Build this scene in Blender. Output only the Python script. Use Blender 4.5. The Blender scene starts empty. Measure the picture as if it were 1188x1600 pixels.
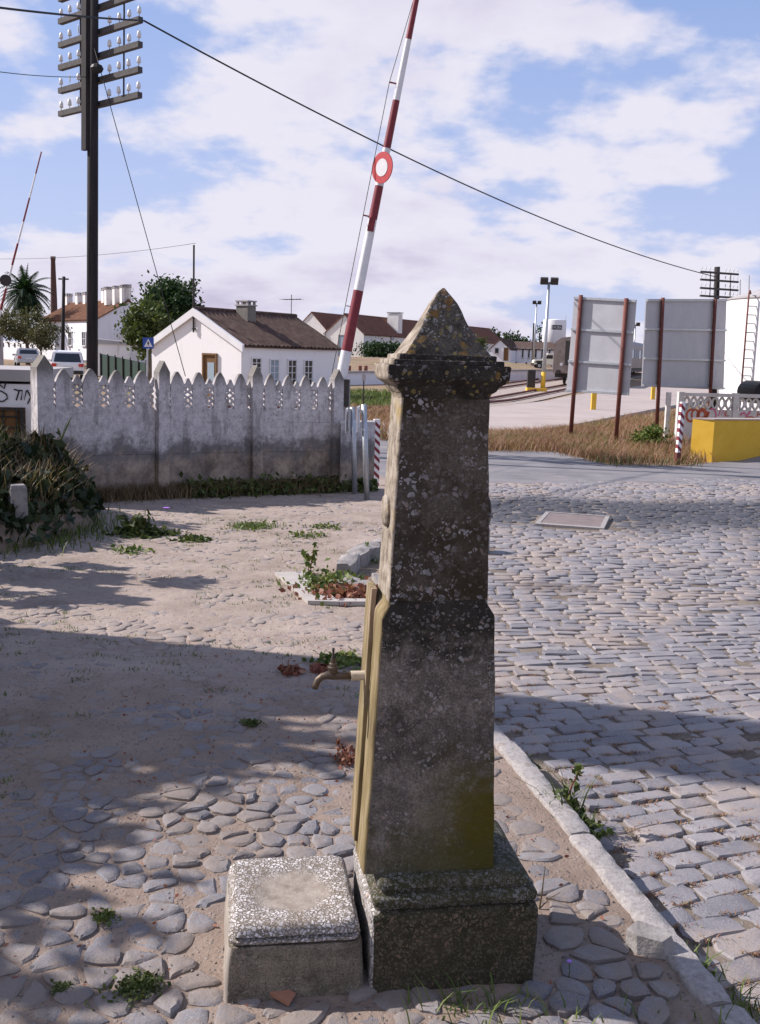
import bpy, math, random
import numpy as np
from mathutils import Vector, Matrix, noise as mnoise

# ------------------------------------------------------------------ camera, sky, sun, exposure
random.seed(7); RNG = np.random.default_rng(11)
SC = bpy.context.scene
COL = SC.collection
F, HC = 1600.0, 1.6
PITCH, ROLL = math.atan(245 / F), math.radians(1.6)
fw = Vector((0, math.cos(PITCH), -math.sin(PITCH)))
u0 = Vector((0, math.sin(PITCH), math.cos(PITCH))); r0 = Vector((1, 0, 0))
rt = r0 * math.cos(ROLL) + u0 * math.sin(ROLL)
up = u0 * math.cos(ROLL) - r0 * math.sin(ROLL)
cam = bpy.data.objects.new('camera', bpy.data.cameras.new('camera')); COL.objects.link(cam)
cam.data.sensor_fit = 'VERTICAL'; cam.data.sensor_height = 36; cam.data.lens = 36
cam.data.clip_end = 3000
cam.matrix_world = Matrix(((rt.x, up.x, -fw.x, 0), (rt.y, up.y, -fw.y, 0), (rt.z, up.z, -fw.z, HC), (0, 0, 0, 1)))
SC.camera = cam
SC.view_settings.view_transform = 'Standard'; SC.view_settings.look = 'None'
SC.view_settings.exposure = 0.58; SC.view_settings.gamma = 1

SUN_EL = math.radians(38); SUN_AZ = Vector((-0.970, 0.242))      # towards the sun
sd = Vector((SUN_AZ.x * math.cos(SUN_EL), SUN_AZ.y * math.cos(SUN_EL), math.sin(SUN_EL))).normalized()
sl = bpy.data.lights.new('sun', 'SUN'); sl.energy = 5.0; sl.angle = math.radians(0.55); sl.color = (1.0, 0.935, 0.905)
sun = bpy.data.objects.new('sun', sl); COL.objects.link(sun)
sun.rotation_euler = sd.to_track_quat('Z', 'Y').to_euler()

class NT:
    """small node-tree helper"""
    def __init__(s, tree): s.t = tree
    def n(s, typ, ins=None, **props):
        nd = s.t.nodes.new(typ)
        for k, v in props.items(): setattr(nd, k, v)
        for k, v in (ins or {}).items(): s.put(nd.inputs[k], v)
        return nd
    def put(s, sock, v):
        if isinstance(v, bpy.types.NodeSocket): s.t.links.new(v, sock)
        elif isinstance(v, (tuple, list)) and len(v) == 3 and sock.type == 'RGBA': sock.default_value = (*v, 1)
        else: sock.default_value = v
    def noise(s, vec, scale, detail=4, rough=0.55, dist=0.0):
        return s.n('ShaderNodeTexNoise', {'Vector': vec, 'Scale': scale, 'Detail': detail, 'Roughness': rough, 'Distortion': dist}).outputs['Fac']
    def vor(s, vec, scale, feature='F1'):
        return s.n('ShaderNodeTexVoronoi', {'Vector': vec, 'Scale': scale}, feature=feature)
    def ramp(s, fac, stops, interp='LINEAR'):
        nd = s.n('ShaderNodeValToRGB', {'Fac': fac}); cr = nd.color_ramp; cr.interpolation = interp
        while len(cr.elements) < len(stops): cr.elements.new(0.5)
        for e, (p, c) in zip(cr.elements, stops):
            e.position = p; e.color = (c, c, c, 1) if isinstance(c, (int, float)) else (*c, 1)
        return nd.outputs['Color']
    def mix(s, fac, a, b, mode='MIX'):
        nd = s.n('ShaderNodeMix', data_type='RGBA', blend_type=mode, clamp_factor=True)
        s.put(nd.inputs[0], fac); s.put(nd.inputs[6], a); s.put(nd.inputs[7], b)
        return nd.outputs[2]
    def m(s, op, a, b=0.0, c=None):
        nd = s.n('ShaderNodeMath', operation=op); s.put(nd.inputs[0], a); s.put(nd.inputs[1], b)
        if c is not None: s.put(nd.inputs[2], c)
        return nd.outputs[0]
    def sm(s, v, a, b):          # smoothstep-like 0..1 between a and b
        nd = s.n('ShaderNodeMapRange', {'Value': v, 'From Min': a, 'From Max': b}, interpolation_type='SMOOTHSTEP')
        return nd.outputs[0]
    def sep(s, vec):
        return s.n('ShaderNodeSeparateXYZ', {0: vec}).outputs

w = bpy.data.worlds.new('World'); SC.world = w; w.use_nodes = True
wt = NT(w.node_tree)
bg = w.node_tree.nodes['Background']
sky = wt.n('ShaderNodeTexSky', sky_type='NISHITA', sun_disc=False, sun_elevation=SUN_EL,
           sun_rotation=math.atan2(SUN_AZ.x, SUN_AZ.y), air_density=1.0, dust_density=0.6, ozone_density=2.5)
tc = wt.n('ShaderNodeTexCoord').outputs['Generated']
sx, sy_, sz = wt.sep(tc)
zc = wt.m('ADD', wt.m('MAXIMUM', sz, 0.0), 0.30)
cv = wt.n('ShaderNodeCombineXYZ', {0: wt.m('DIVIDE', sx, zc), 1: wt.m('DIVIDE', sy_, zc), 2: 0.37}).outputs[0]
SKY_OFF = (15.0, 6.0, 0.0)
cv2 = wt.n('ShaderNodeVectorMath', {0: cv, 1: SKY_OFF}, operation='ADD').outputs[0]
def cloud(vec):
    a_ = wt.noise(vec, 1.0, 2, 0.5); b_ = wt.noise(vec, 3.0, 10, 0.55, 0.0)
    return wt.m('ADD', wt.m('MULTIPLY', a_, 0.50), wt.m('MULTIPLY', b_, 0.60))
dens = cloud(cv2)
low = wt.m('MULTIPLY', wt.m('SUBTRACT', 1.0, wt.sm(sz, 0.03, 0.30)), 0.085)
dens = wt.m('ADD', dens, low)
cm = wt.sm(dens, 0.548, 0.625)
# thickness towards the sun shades the far side of each cloud
lit = wt.n('ShaderNodeVectorMath', {0: cv2, 1: (-0.16, 0.06, 0.0)}, operation='ADD').outputs[0]
thick = wt.m('SUBTRACT', cloud(lit), dens)
under = wt.m('ADD', wt.m('MULTIPLY', thick, 2.6), wt.m('MULTIPLY', wt.sm(dens, 0.58, 0.76), 0.6))
ccol = wt.ramp(under, [(0.0, (8.7, 8.45, 9.5)), (0.22, (8.0, 7.65, 9.0)), (0.55, (6.1, 5.65, 7.3))])
veil = wt.mix(0.60, wt.mix(1.0, sky.outputs[0], (1.25, 1.10, 1.15), 'MULTIPLY'), (3.75, 5.5, 10.2))
veil = wt.mix(wt.m('MULTIPLY', wt.m('SUBTRACT', 1.0, wt.sm(sz, 0.0, 0.40)), 0.50), veil, (7.2, 7.4, 9.6))
wt.put(bg.inputs[0], wt.mix(wt.m('MULTIPLY', cm, 0.96), veil, ccol))
bg.inputs[1].default_value = 0.065

# ------------------------------------------------------------------ terrain height and pixel helpers
def ss(a, b, v):
    t = min(1.0, max(0.0, (v - a) / (b - a))); return t * t * (3 - 2 * t)
def zg(x, y):
    if y < 20: z = -0.03 * max(0.0, y - 4)
    elif y < 60: z = -0.48 - 0.01 * (y - 20)
    else: z = -0.88 + 0.0165 * (min(y, 140) - 60) + 0.0018 * max(0, y - 140)
    z += 0.55 * ss(9, 15, -x) * ss(35, 58, y)
    z += 0.85 * ss(95, 145, y) * (1 - ss(15, 24, x)) * ss(-40, -20, x)
    return z
def ray(px, py): return rt * ((px - 594) / F) - up * ((py - 800) / F) + fw
def P(px, py, y):
    d = ray(px, py); v = d * (y / d.y); v.z += HC; return v
def G(px, py, off=0.0):
    d = ray(px, py); z = off
    for _ in range(50):
        t = (z - HC) / d.z; p = d * t; z = zg(p.x, p.y) + off
    return Vector((p.x, p.y, z))
def nz(x, y, s, k=0.0): return mnoise.noise(Vector((x * s, y * s, k)))

# ------------------------------------------------------------------ mesh helpers
class MB:
    def __init__(s): s.v = []; s.f = []; s.mi = []
    def add(s, vs, fs, mi=0):
        o = len(s.v); s.v += [tuple(v) for v in vs]; s.f += [tuple(i + o for i in f) for f in fs]; s.mi += [mi] * len(fs)
        return s
    def box(s, c, d, rz=0.0, mi=0, top=1.0, R=None):
        c = Vector(c); vs = []
        M_ = R if R is not None else Matrix.Rotation(rz, 3, 'Z')
        for k in (-1, 1):
            t = top if k > 0 else 1.0
            for (i, j) in ((-1, -1), (1, -1), (1, 1), (-1, 1)):
                vs.append(c + M_ @ Vector((i * d[0] / 2 * t, j * d[1] / 2 * t, k * d[2] / 2)))
        return s.add(vs, [(3, 2, 1, 0), (4, 5, 6, 7), (0, 1, 5, 4), (1, 2, 6, 5), (2, 3, 7, 6), (3, 0, 4, 7)], mi)
    def tube(s, pts, r, n=8, cap=True, mi=0, rect=None):
        pts = [Vector(p) for p in pts]; rs = r if isinstance(r, (list, tuple)) else [r] * len(pts)
        base = None; rings = []
        for i, p in enumerate(pts):
            t = (pts[min(i + 1, len(pts) - 1)] - pts[max(i - 1, 0)]).normalized()
            if base is None:
                a = Vector((0, 0, 1)) if abs(t.z) < 0.9 else Vector((0, 1, 0))
                base = t.cross(a).normalized()
            e1 = (base - t * base.dot(t)).normalized(); base = e1; e2 = t.cross(e1)
            rings.append([p + (e1 * math.cos(2 * math.pi * k / n) + e2 * math.sin(2 * math.pi * k / n)) * rs[i] for k in range(n)])
        vs = [v for ring in rings for v in ring]; fs = []
        for i in range(len(pts) - 1):
            for k in range(n):
                fs.append((i * n + k, i * n + (k + 1) % n, (i + 1) * n + (k + 1) % n, (i + 1) * n + k))
        if cap:
            fs.append(tuple(range(n))[::-1]); fs.append(tuple((len(pts) - 1) * n + k for k in range(n)))
        return s.add(vs, fs, mi)
    def lathe(s, prof, n=24, c=(0, 0, 0), mi=0, cap=True):
        c = Vector(c); vs = []; fs = []
        for (r, z) in prof:
            for k in range(n): vs.append(c + Vector((r * math.cos(2 * math.pi * k / n), r * math.sin(2 * math.pi * k / n), z)))
        for i in range(len(prof) - 1):
            for k in range(n): fs.append((i * n + k, i * n + (k + 1) % n, (i + 1) * n + (k + 1) % n, (i + 1) * n + k))
        if cap:
            fs.append(tuple(range(n))[::-1]); fs.append(tuple((len(prof) - 1) * n + k for k in range(n)))
        return s.add(vs, fs, mi)
    def prism(s, poly, d, mi=0):
        """poly: 3-D points of one face, d: extrusion vector"""
        n = len(poly); a = [Vector(p) for p in poly]; b = [p + Vector(d) for p in a]
        fs = [tuple(range(n))[::-1], tuple(range(n, 2 * n))]
        for i in range(n): fs.append((i, (i + 1) % n, n + (i + 1) % n, n + i))
        return s.add(a + b, fs, mi)
    def build(s, name, mat, parent=None, smooth=False, angle=None, loc=None):
        me = bpy.data.meshes.new(name); me.from_pydata(s.v, [], s.f)
        for m_ in (mat if isinstance(mat, (list, tuple)) else [mat]): me.materials.append(m_)
        if any(s.mi): me.polygons.foreach_set('material_index', s.mi)
        fix_normals(me)
        if smooth or angle:
            me.polygons.foreach_set('use_smooth', [True] * len(me.polygons))
            if angle: me.set_sharp_from_angle(angle=math.radians(angle))
        return link(name, me, parent, loc)
def fix_normals(me):
    import bmesh
    bm = bmesh.new(); bm.from_mesh(me); bmesh.ops.recalc_face_normals(bm, faces=bm.faces); bm.to_mesh(me); bm.free()
def link(name, me, parent=None, loc=None):
    o = bpy.data.objects.new(name, me); COL.objects.link(o); o.parent = parent
    if loc is not None: o.location = loc
    return o
def tag(o, label=None, cat=None, group=None, kind=None):
    if label: o['label'] = label
    if cat: o['category'] = cat
    if group: o['group'] = group
    if kind: o['kind'] = kind
    return o
def thing(name, label, cat, loc=(0, 0, 0), rz=0.0, group=None):
    o = bpy.data.objects.new(name, None); COL.objects.link(o); o.location = loc; o.rotation_euler.z = rz
    o.empty_display_size = 0.2
    return tag(o, label, cat, group)
def raw(name, vs, fs, mat, parent=None, smooth=False, attr=None):
    me = bpy.data.meshes.new(name)
    vs = np.asarray(vs, dtype=np.float32); fs = np.asarray(fs, dtype=np.int32)
    k = fs.shape[1]; nf = len(fs)
    me.vertices.add(len(vs)); me.vertices.foreach_set('co', vs.ravel())
    me.loops.add(nf * k); me.loops.foreach_set('vertex_index', fs.ravel())
    me.polygons.add(nf); me.polygons.foreach_set('loop_start', np.arange(0, nf * k, k, dtype=np.int32))
    me.update(calc_edges=True)
    if smooth: me.polygons.foreach_set('use_smooth', np.ones(nf, dtype=bool))
    if attr is not None:
        a = me.attributes.new('rnd', 'FLOAT', 'POINT'); a.data.foreach_set('value', np.asarray(attr, dtype=np.float32))
    me.materials.append(mat)
    return link(name, me, parent)

# ------------------------------------------------------------------ materials
MATS = {}
def newmat(name):
    m = bpy.data.materials.new(name); m.use_nodes = True; MATS[name] = m
    return m, NT(m.node_tree), m.node_tree.nodes['Principled BSDF']
def coord(t, kind='Object'):
    if kind == 'World': return t.n('ShaderNodeNewGeometry').outputs['Position']
    return t.n('ShaderNodeTexCoord').outputs[kind]
def bump(t, b, h, strength=0.3, dist=0.01):
    t.put(b.inputs['Normal'], t.n('ShaderNodeBump', {'Strength': strength, 'Distance': dist, 'Height': h}).outputs[0])
def simple(name, cols, scale=4.0, rough=0.8, bs=None, bstr=0.25, bdist=0.01, detail=5, kind='Object', metal=0.0, dirt=None, lo=0.3, hi=0.7, stretch=None, spec=0.3):
    m, t, b = newmat(name); v = coord(t, kind)
    if stretch: v = t.n('ShaderNodeMapping', {'Vector': v, 'Scale': stretch}).outputs[0]
    f = t.noise(v, scale, detail, 0.6)
    k = len(cols)
    c = t.ramp(f, [(lo + (hi - lo) * i / max(1, k - 1), col) for i, col in enumerate(cols)])
    if dirt:
        f2 = t.noise(v, dirt[1], 6, 0.65)
        c = t.mix(t.m('MULTIPLY', t.sm(f2, dirt[2], dirt[2] + 0.15), dirt[3] if len(dirt) > 3 else 0.8), c, dirt[0])
    t.put(b.inputs['Base Color'], c); b.inputs['Roughness'].default_value = rough; b.inputs['Metallic'].default_value = metal
    b.inputs['Specular IOR Level'].default_value = spec
    if bs: bump(t, b, t.noise(v, bs, 4, 0.6), bstr, bdist)
    return m

def leafmat(name, cols, rough=0.6, kind='World', scale=6.0, transl=0.25):
    m, t, b = newmat(name); v = coord(t, kind)
    rn = t.n('ShaderNodeAttribute', attribute_name='rnd').outputs['Fac']
    f = t.m('ADD', t.m('MULTIPLY', rn, 0.65), t.m('MULTIPLY', t.noise(v, scale, 3), 0.35))
    k = len(cols)
    c = t.ramp(f, [(0.12 + 0.76 * i / max(1, k - 1), col) for i, col in enumerate(cols)])
    t.put(b.inputs['Base Color'], c); b.inputs['Roughness'].default_value = rough; b.inputs['Specular IOR Level'].default_value = 0.25
    tr = t.n('ShaderNodeBsdfTranslucent', {'Color': t.mix(1.0, c, (1.0, 1.05, 0.6), 'MULTIPLY')})
    mx = t.n('ShaderNodeMixShader', {0: transl, 1: b.outputs[0], 2: tr.outputs[0]})
    t.put(m.node_tree.nodes['Material Output'].inputs[0], mx.outputs[0])
    return m

# --- weathered terrazzo-like stone of the fountain
def fountain_mat(name, base, flecks, fleck_scale, fleck_amt, dark=0.6, patch=0.85, moss=None, lichen=0.0, dark_band=None, dcol=(0.022, 0.019, 0.016)):
    m, t, b = newmat(name); v = coord(t)
    wob = t.n('ShaderNodeTexNoise', {'Vector': v, 'Scale': 55.0, 'Detail': 3.0})
    vv = t.mix(0.02, v, wob.outputs['Color'], 'ADD')
    n_a = t.noise(v, 9, 6, 0.65); n_b = t.noise(v, 34, 5, 0.6); n_c = t.noise(v, 6, 9, 0.72)
    n_a = t.noise(v, 16, 8, 0.7)
    c = t.ramp(n_a, [(0.3, tuple(x * 0.6 for x in base)), (0.5, base), (0.72, tuple(min(1, x * 1.45) for x in base))])
    gr = t.noise(v, 210, 4, 0.75)
    c = t.mix(t.m('MULTIPLY', t.sm(gr, 0.50, 0.62), 0.62), c, tuple(x * 0.30 for x in base))
    c = t.mix(t.m('MULTIPLY', t.sm(gr, 0.47, 0.36), 0.38), c, tuple(min(1, x * 2.3) for x in base))
    stv = t.n('ShaderNodeMapping', {'Vector': v, 'Scale': (1, 1, 0.09)}).outputs[0]
    c = t.mix(t.m('MULTIPLY', t.sm(t.noise(stv, 55, 6, 0.7), 0.55, 0.66), 0.45), c, tuple(x * 0.45 for x in base))
    c = t.mix(t.m('MULTIPLY', t.sm(n_c, 0.47, 0.56), dark), c, dcol)
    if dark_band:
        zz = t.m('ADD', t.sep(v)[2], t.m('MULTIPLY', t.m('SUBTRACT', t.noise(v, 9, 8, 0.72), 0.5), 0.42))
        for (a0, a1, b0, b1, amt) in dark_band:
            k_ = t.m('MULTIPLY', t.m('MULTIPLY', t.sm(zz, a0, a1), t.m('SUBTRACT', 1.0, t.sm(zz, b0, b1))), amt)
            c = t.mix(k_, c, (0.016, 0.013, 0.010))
    h = t.m('MULTIPLY', n_b, 0.5)
    for sc_, amt in ((fleck_scale, fleck_amt), (fleck_scale * 1.9, fleck_amt * 0.8)):
        vo = t.vor(vv, sc_); cellr = t.sep(vo.outputs['Color'])[0]; cellg = t.sep(vo.outputs['Color'])[1]
        ve = t.vor(vv, sc_, 'DISTANCE_TO_EDGE').outputs['Distance']
        rad = t.m('ADD', 0.05, t.m('MULTIPLY', cellg, 0.16))
        inside = t.sm(t.m('SUBTRACT', t.m('ADD', ve, t.m('MULTIPLY', t.m('SUBTRACT', n_b, 0.5), 0.12)), rad), 0.0, 0.05)
        loc = t.sm(t.noise(v, 9, 4, 0.6), 0.44, 0.62)
        keep = t.sm(cellr, 1.0 - amt - 0.02, 1.0 - amt + 0.02)
        msk = t.m('MULTIPLY', t.m('MULTIPLY', inside, keep), t.m('ADD', 1 - patch, t.m('MULTIPLY', loc, patch)))
        fc = t.mix(cellg, tuple(x * 0.55 for x in flecks), flecks)
        fc = t.mix(t.m('MULTIPLY', t.sm(t.sep(vo.outputs['Color'])[2], 0.8, 0.85), 0.5), fc, (0.36, 0.22, 0.15))
        c = t.mix(t.m('MULTIPLY', msk, 0.85), c, fc)
        h = t.m('ADD', h, t.m('MULTIPLY', inside, 0.4))
    if lichen:
        vo = t.vor(vv, 30); ins = t.m('SUBTRACT', 1.0, t.sm(t.m('ADD', vo.outputs['Distance'], t.m('MULTIPLY', t.m('SUBTRACT', n_b, 0.5), 0.9)), 0.30, 0.46))
        cr, cg, cb = t.sep(vo.outputs['Color'])
        k_ = t.m('MULTIPLY', ins, t.sm(cr, 1 - lichen, 1 - lichen + 0.05))
        lc = t.mix(t.noise(v, 90, 3), t.mix(cg, (0.24, 0.10, 0.02), (0.32, 0.20, 0.05)), (0.12, 0.09, 0.05))
        c = t.mix(t.m('MULTIPLY', k_, 0.9), c, lc)
        vo = t.vor(vv, 70); k_ = t.m('MULTIPLY', t.m('SUBTRACT', 1.0, t.sm(vo.outputs['Distance'], 0.25, 0.45)), t.sm(t.sep(vo.outputs['Color'])[0], 0.72, 0.78))
        c = t.mix(t.m('MULTIPLY', k_, 0.75), c, (0.22, 0.18, 0.07))
    if moss:
        x_, y_, z_ = t.sep(v)
        for (col, a0, a1, xa, xb, amt) in moss:
            zz = t.m('ADD', z_, t.m('MULTIPLY', t.m('SUBTRACT', t.noise(v, 8, 8, 0.72), 0.5), 0.55))
            k_ = t.m('MULTIPLY', t.m('SUBTRACT', 1.0, t.sm(zz, a0, a1)), t.sm(t.m('ADD', x_, t.m('MULTIPLY', t.m('SUBTRACT', n_a, 0.5), 0.3)), xa, xb))
            c = t.mix(t.m('MULTIPLY', t.m('MULTIPLY', k_, amt), t.sm(n_b, 0.15, 0.40)), c, col)
    t.put(b.inputs['Base Color'], c); b.inputs['Roughness'].default_value = 0.92; b.inputs['Specular IOR Level'].default_value = 0.2
    bump(t, b, t.m('ADD', t.m('ADD', h, t.m('MULTIPLY', gr, 0.5)), t.m('MULTIPLY', n_a, 0.8)), 0.8, 0.006)
    return m

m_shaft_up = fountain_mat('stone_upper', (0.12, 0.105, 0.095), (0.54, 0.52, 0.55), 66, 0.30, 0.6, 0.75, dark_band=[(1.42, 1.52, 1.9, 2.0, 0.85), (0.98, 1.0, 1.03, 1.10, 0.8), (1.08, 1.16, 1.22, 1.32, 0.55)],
                          moss=[((0.07, 0.05, 0.02), 3, 4, -0.4, 0.0, 0.35)])
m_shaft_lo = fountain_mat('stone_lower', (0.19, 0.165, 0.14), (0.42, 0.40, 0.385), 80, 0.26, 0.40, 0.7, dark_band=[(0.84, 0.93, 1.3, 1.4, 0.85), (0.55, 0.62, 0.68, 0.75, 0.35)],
                          moss=[((0.085, 0.068, 0.008), 0.46, 0.66, -0.14, 0.06, 1.0), ((0.06, 0.056, 0.014), 0.34, 0.46, -0.5, -0.3, 0.55)])
m_pyr = fountain_mat('stone_cap', (0.10, 0.088, 0.072), (0.42, 0.41, 0.40), 85, 0.3, 0.7, lichen=0.34)
m_cornice = fountain_mat('stone_cornice', (0.045, 0.040, 0.034), (0.34, 0.32, 0.33), 75, 0.16, 0.85, lichen=0.07)
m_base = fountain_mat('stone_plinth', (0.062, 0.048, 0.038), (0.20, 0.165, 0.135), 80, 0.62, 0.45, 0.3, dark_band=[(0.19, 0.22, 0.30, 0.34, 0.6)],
                      moss=[((0.05, 0.05, 0.015), 0.30, 0.42, -0.5, -0.3, 0.35)])
m_bead = fountain_mat('stone_bead', (0.085, 0.075, 0.055), (0.56, 0.54, 0.56), 85, 0.62, 0.4, 0.55, moss=[((0.04, 0.04, 0.012), 0.6, 0.9, -0.5, -0.3, 0.55)])
m_white_pebble = fountain_mat('stone_pebble_top', (0.20, 0.175, 0.145), (0.70, 0.67, 0.66), 80, 0.93, 0.1, 0.0)
m_trough_side = fountain_mat('stone_trough_side', (0.19, 0.16, 0.12), (0.36, 0.32, 0.26), 75, 0.3, 0.35)
m_ochre = simple('ochre_algae_stone', [(0.08, 0.055, 0.028), (0.155, 0.115, 0.055), (0.205, 0.16, 0.078), (0.29, 0.235, 0.17)], 34, 0.9, 90, 0.6, 0.004, dirt=((0.33, 0.24, 0.18), 16, 0.53, 0.8), stretch=(1, 1, 0.16))
m_flaky = simple('flaky_pale_stone', [(0.09, 0.068, 0.05), (0.24, 0.20, 0.155), (0.37, 0.325, 0.275)], 30, 0.9, 55, 0.7, 0.006, dirt=((0.30, 0.22, 0.08), 8, 0.58, 0.7))
m_basin = simple('worn_cement', [(0.22, 0.19, 0.155), (0.32, 0.275, 0.235)], 16, 0.9, 60, 0.3, 0.003, dirt=((0.16, 0.13, 0.1), 9, 0.62))

# --- setts and cobbles
def worn_top():
    m, t, b = newmat('worn_pebble_top'); v = coord(t); x, y, z = t.sep(v)
    dx = t.m('DIVIDE', t.m('ADD', x, 0.405), 0.095); dy = t.m('DIVIDE', t.m('SUBTRACT', y, 0.0), 0.10)
    rr = t.m('ADD', t.m('ADD', t.m('MULTIPLY', dx, dx), t.m('MULTIPLY', dy, dy)), t.m('MULTIPLY', t.m('SUBTRACT', t.noise(v, 14, 7, 0.7), 0.5), 2.4))
    k = t.m('SUBTRACT', 1.0, t.sm(rr, 0.5, 1.5))
    wv = t.mix(0.02, v, t.n('ShaderNodeTexNoise', {'Vector': v, 'Scale': 60.0, 'Detail': 3.0}).outputs['Color'], 'ADD')
    vo = t.vor(wv, 95); ve = t.vor(wv, 95, 'DISTANCE_TO_EDGE').outputs['Distance']; cr = t.sep(vo.outputs['Color'])
    peb = t.mix(t.sm(ve, t.m('ADD', 0.03, t.m('MULTIPLY', cr[0], 0.12)), t.m('ADD', 0.12, t.m('MULTIPLY', cr[0], 0.16))), (0.19, 0.16, 0.13), t.mix(cr[1], (0.30, 0.28, 0.27), (0.60, 0.57, 0.56)))
    peb = t.mix(t.m('MULTIPLY', t.sm(t.noise(v, 11, 7, 0.72), 0.50, 0.60), 0.6), peb, (0.22, 0.18, 0.145))
    cem = t.ramp(t.noise(v, 22, 7, 0.7), [(0.3, (0.17, 0.14, 0.115)), (0.5, (0.27, 0.23, 0.195)), (0.7, (0.34, 0.30, 0.26))])
    t.put(b.inputs['Base Color'], t.mix(k, peb, cem)); b.inputs['Roughness'].default_value = 0.92; b.inputs['Specular IOR Level'].default_value = 0.2
    bump(t, b, t.m('ADD', t.m('MULTIPLY', t.sm(ve, 0, 0.15), t.m('SUBTRACT', 1.0, k)), t.noise(v, 60, 5, 0.65)), 0.6, 0.004)
    return m
m_worn = worn_top()
def stone_mat(name, cols, dark_patches=False):
    m, t, b = newmat(name); v = coord(t, 'World')
    at = t.n('ShaderNodeAttribute', attribute_name='rnd').outputs['Fac']
    oi = t.n('ShaderNodeObjectInfo').outputs['Random']
    r = t.m('FRACT', t.m('ADD', at, oi))
    f = t.m('ADD', t.m('MULTIPLY', r, 0.55), t.m('MULTIPLY', t.noise(v, 18, 5, 0.65), 0.45))
    k = len(cols)
    c = t.ramp(f, [(0.18 + 0.6 * i / (k - 1), col) for i, col in enumerate(cols)])
    g = t.noise(v, 220, 3, 0.7)
    c = t.mix(t.m('MULTIPLY', t.sm(g, 0.52, 0.68), 0.45), c, (0.10, 0.095, 0.10))
    c = t.mix(t.m('MULTIPLY', t.sm(g, 0.48, 0.34), 0.35), c, (0.42, 0.40, 0.41))
    # sand rubbed over the stones in large patches
    dn = t.noise(v, 1.6, 7, 0.68)
    if not dark_patches:
        far = t.sm(t.sep(v)[1], 4.0, 5.4)
        dn = t.m('ADD', dn, t.m('ADD', 0.03, t.m('MULTIPLY', far, 0.09)))
        fine = t.m('MULTIPLY', t.sm(t.noise(v, 34, 7, 0.75), 0.44, 0.60), 0.5)
        dust = t.mix(far, (0.205, 0.165, 0.137), (0.295, 0.238, 0.20))  # near dust repeats the earth's partly vignetted tone
        c = t.mix(fine, c, dust)
    else: dust = (0.295, 0.238, 0.20)
    c = t.mix(t.m('MULTIPLY', t.sm(dn, 0.45, 0.60), 0.72), c, dust)
    if dark_patches:
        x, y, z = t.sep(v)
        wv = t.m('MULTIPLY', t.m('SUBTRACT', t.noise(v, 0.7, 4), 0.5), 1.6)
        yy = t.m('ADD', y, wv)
        band = t.m('MULTIPLY', t.sm(yy, 10.3, 12.2), t.m('SUBTRACT', 1.0, t.sm(yy, 13.6, 15.2)))  # darker wavy band across the far setts
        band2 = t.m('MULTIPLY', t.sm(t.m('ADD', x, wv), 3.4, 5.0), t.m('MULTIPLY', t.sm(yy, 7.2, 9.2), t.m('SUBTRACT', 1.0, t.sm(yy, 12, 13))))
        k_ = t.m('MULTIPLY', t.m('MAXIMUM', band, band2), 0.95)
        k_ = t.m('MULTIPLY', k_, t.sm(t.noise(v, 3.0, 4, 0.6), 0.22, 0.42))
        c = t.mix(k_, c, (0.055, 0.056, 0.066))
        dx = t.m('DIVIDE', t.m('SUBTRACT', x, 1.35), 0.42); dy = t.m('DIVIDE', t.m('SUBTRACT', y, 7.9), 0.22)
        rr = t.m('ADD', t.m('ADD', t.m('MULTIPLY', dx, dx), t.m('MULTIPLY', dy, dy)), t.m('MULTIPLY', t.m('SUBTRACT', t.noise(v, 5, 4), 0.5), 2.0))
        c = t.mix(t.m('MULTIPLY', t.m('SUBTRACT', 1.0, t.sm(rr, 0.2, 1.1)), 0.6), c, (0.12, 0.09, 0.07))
        b.inputs['Roughness'].default_value = 0.72
    else: b.inputs['Roughness'].default_value = 0.85
    b.inputs['Specular IOR Level'].default_value = 0.25
    t.put(b.inputs['Base Color'], c)
    bump(t, b, t.m('ADD', t.noise(v, 60, 5, 0.65), t.m('MULTIPLY', t.noise(v, 260, 2), 0.3)), 0.6, 0.006)
    return m
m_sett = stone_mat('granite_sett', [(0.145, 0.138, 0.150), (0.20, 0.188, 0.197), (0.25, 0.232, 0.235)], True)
m_cobble = stone_mat('granite_cobble', [(0.115, 0.113, 0.126), (0.160, 0.154, 0.166), (0.215, 0.204, 0.21)])
m_kerb = simple('kerb_granite', [(0.17, 0.155, 0.142), (0.25, 0.228, 0.215), (0.285, 0.262, 0.25), (0.33, 0.305, 0.292)], 70, 0.88, 150, 0.7, 0.005, dirt=((0.17, 0.135, 0.105), 14, 0.56, 0.7), kind='World', lo=0.28, hi=0.62)
m_oldstone = simple('rough_granite', [(0.17, 0.155, 0.145), (0.26, 0.24, 0.225), (0.33, 0.30, 0.285)], 9, 0.9, 50, 0.6, 0.01, kind='World')
m_plate = simple('rusty_plate', [(0.17, 0.13, 0.115), (0.24, 0.19, 0.17)], 8, 0.6, 90, 0.2, 0.002, kind='World', metal=0.2)
m_cement = simple('pale_cement', [(0.33, 0.30, 0.275), (0.41, 0.375, 0.345)], 6, 0.9, 60, 0.2, 0.003, dirt=((0.24, 0.21, 0.18), 9, 0.58, 0.6), kind='World')

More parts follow.
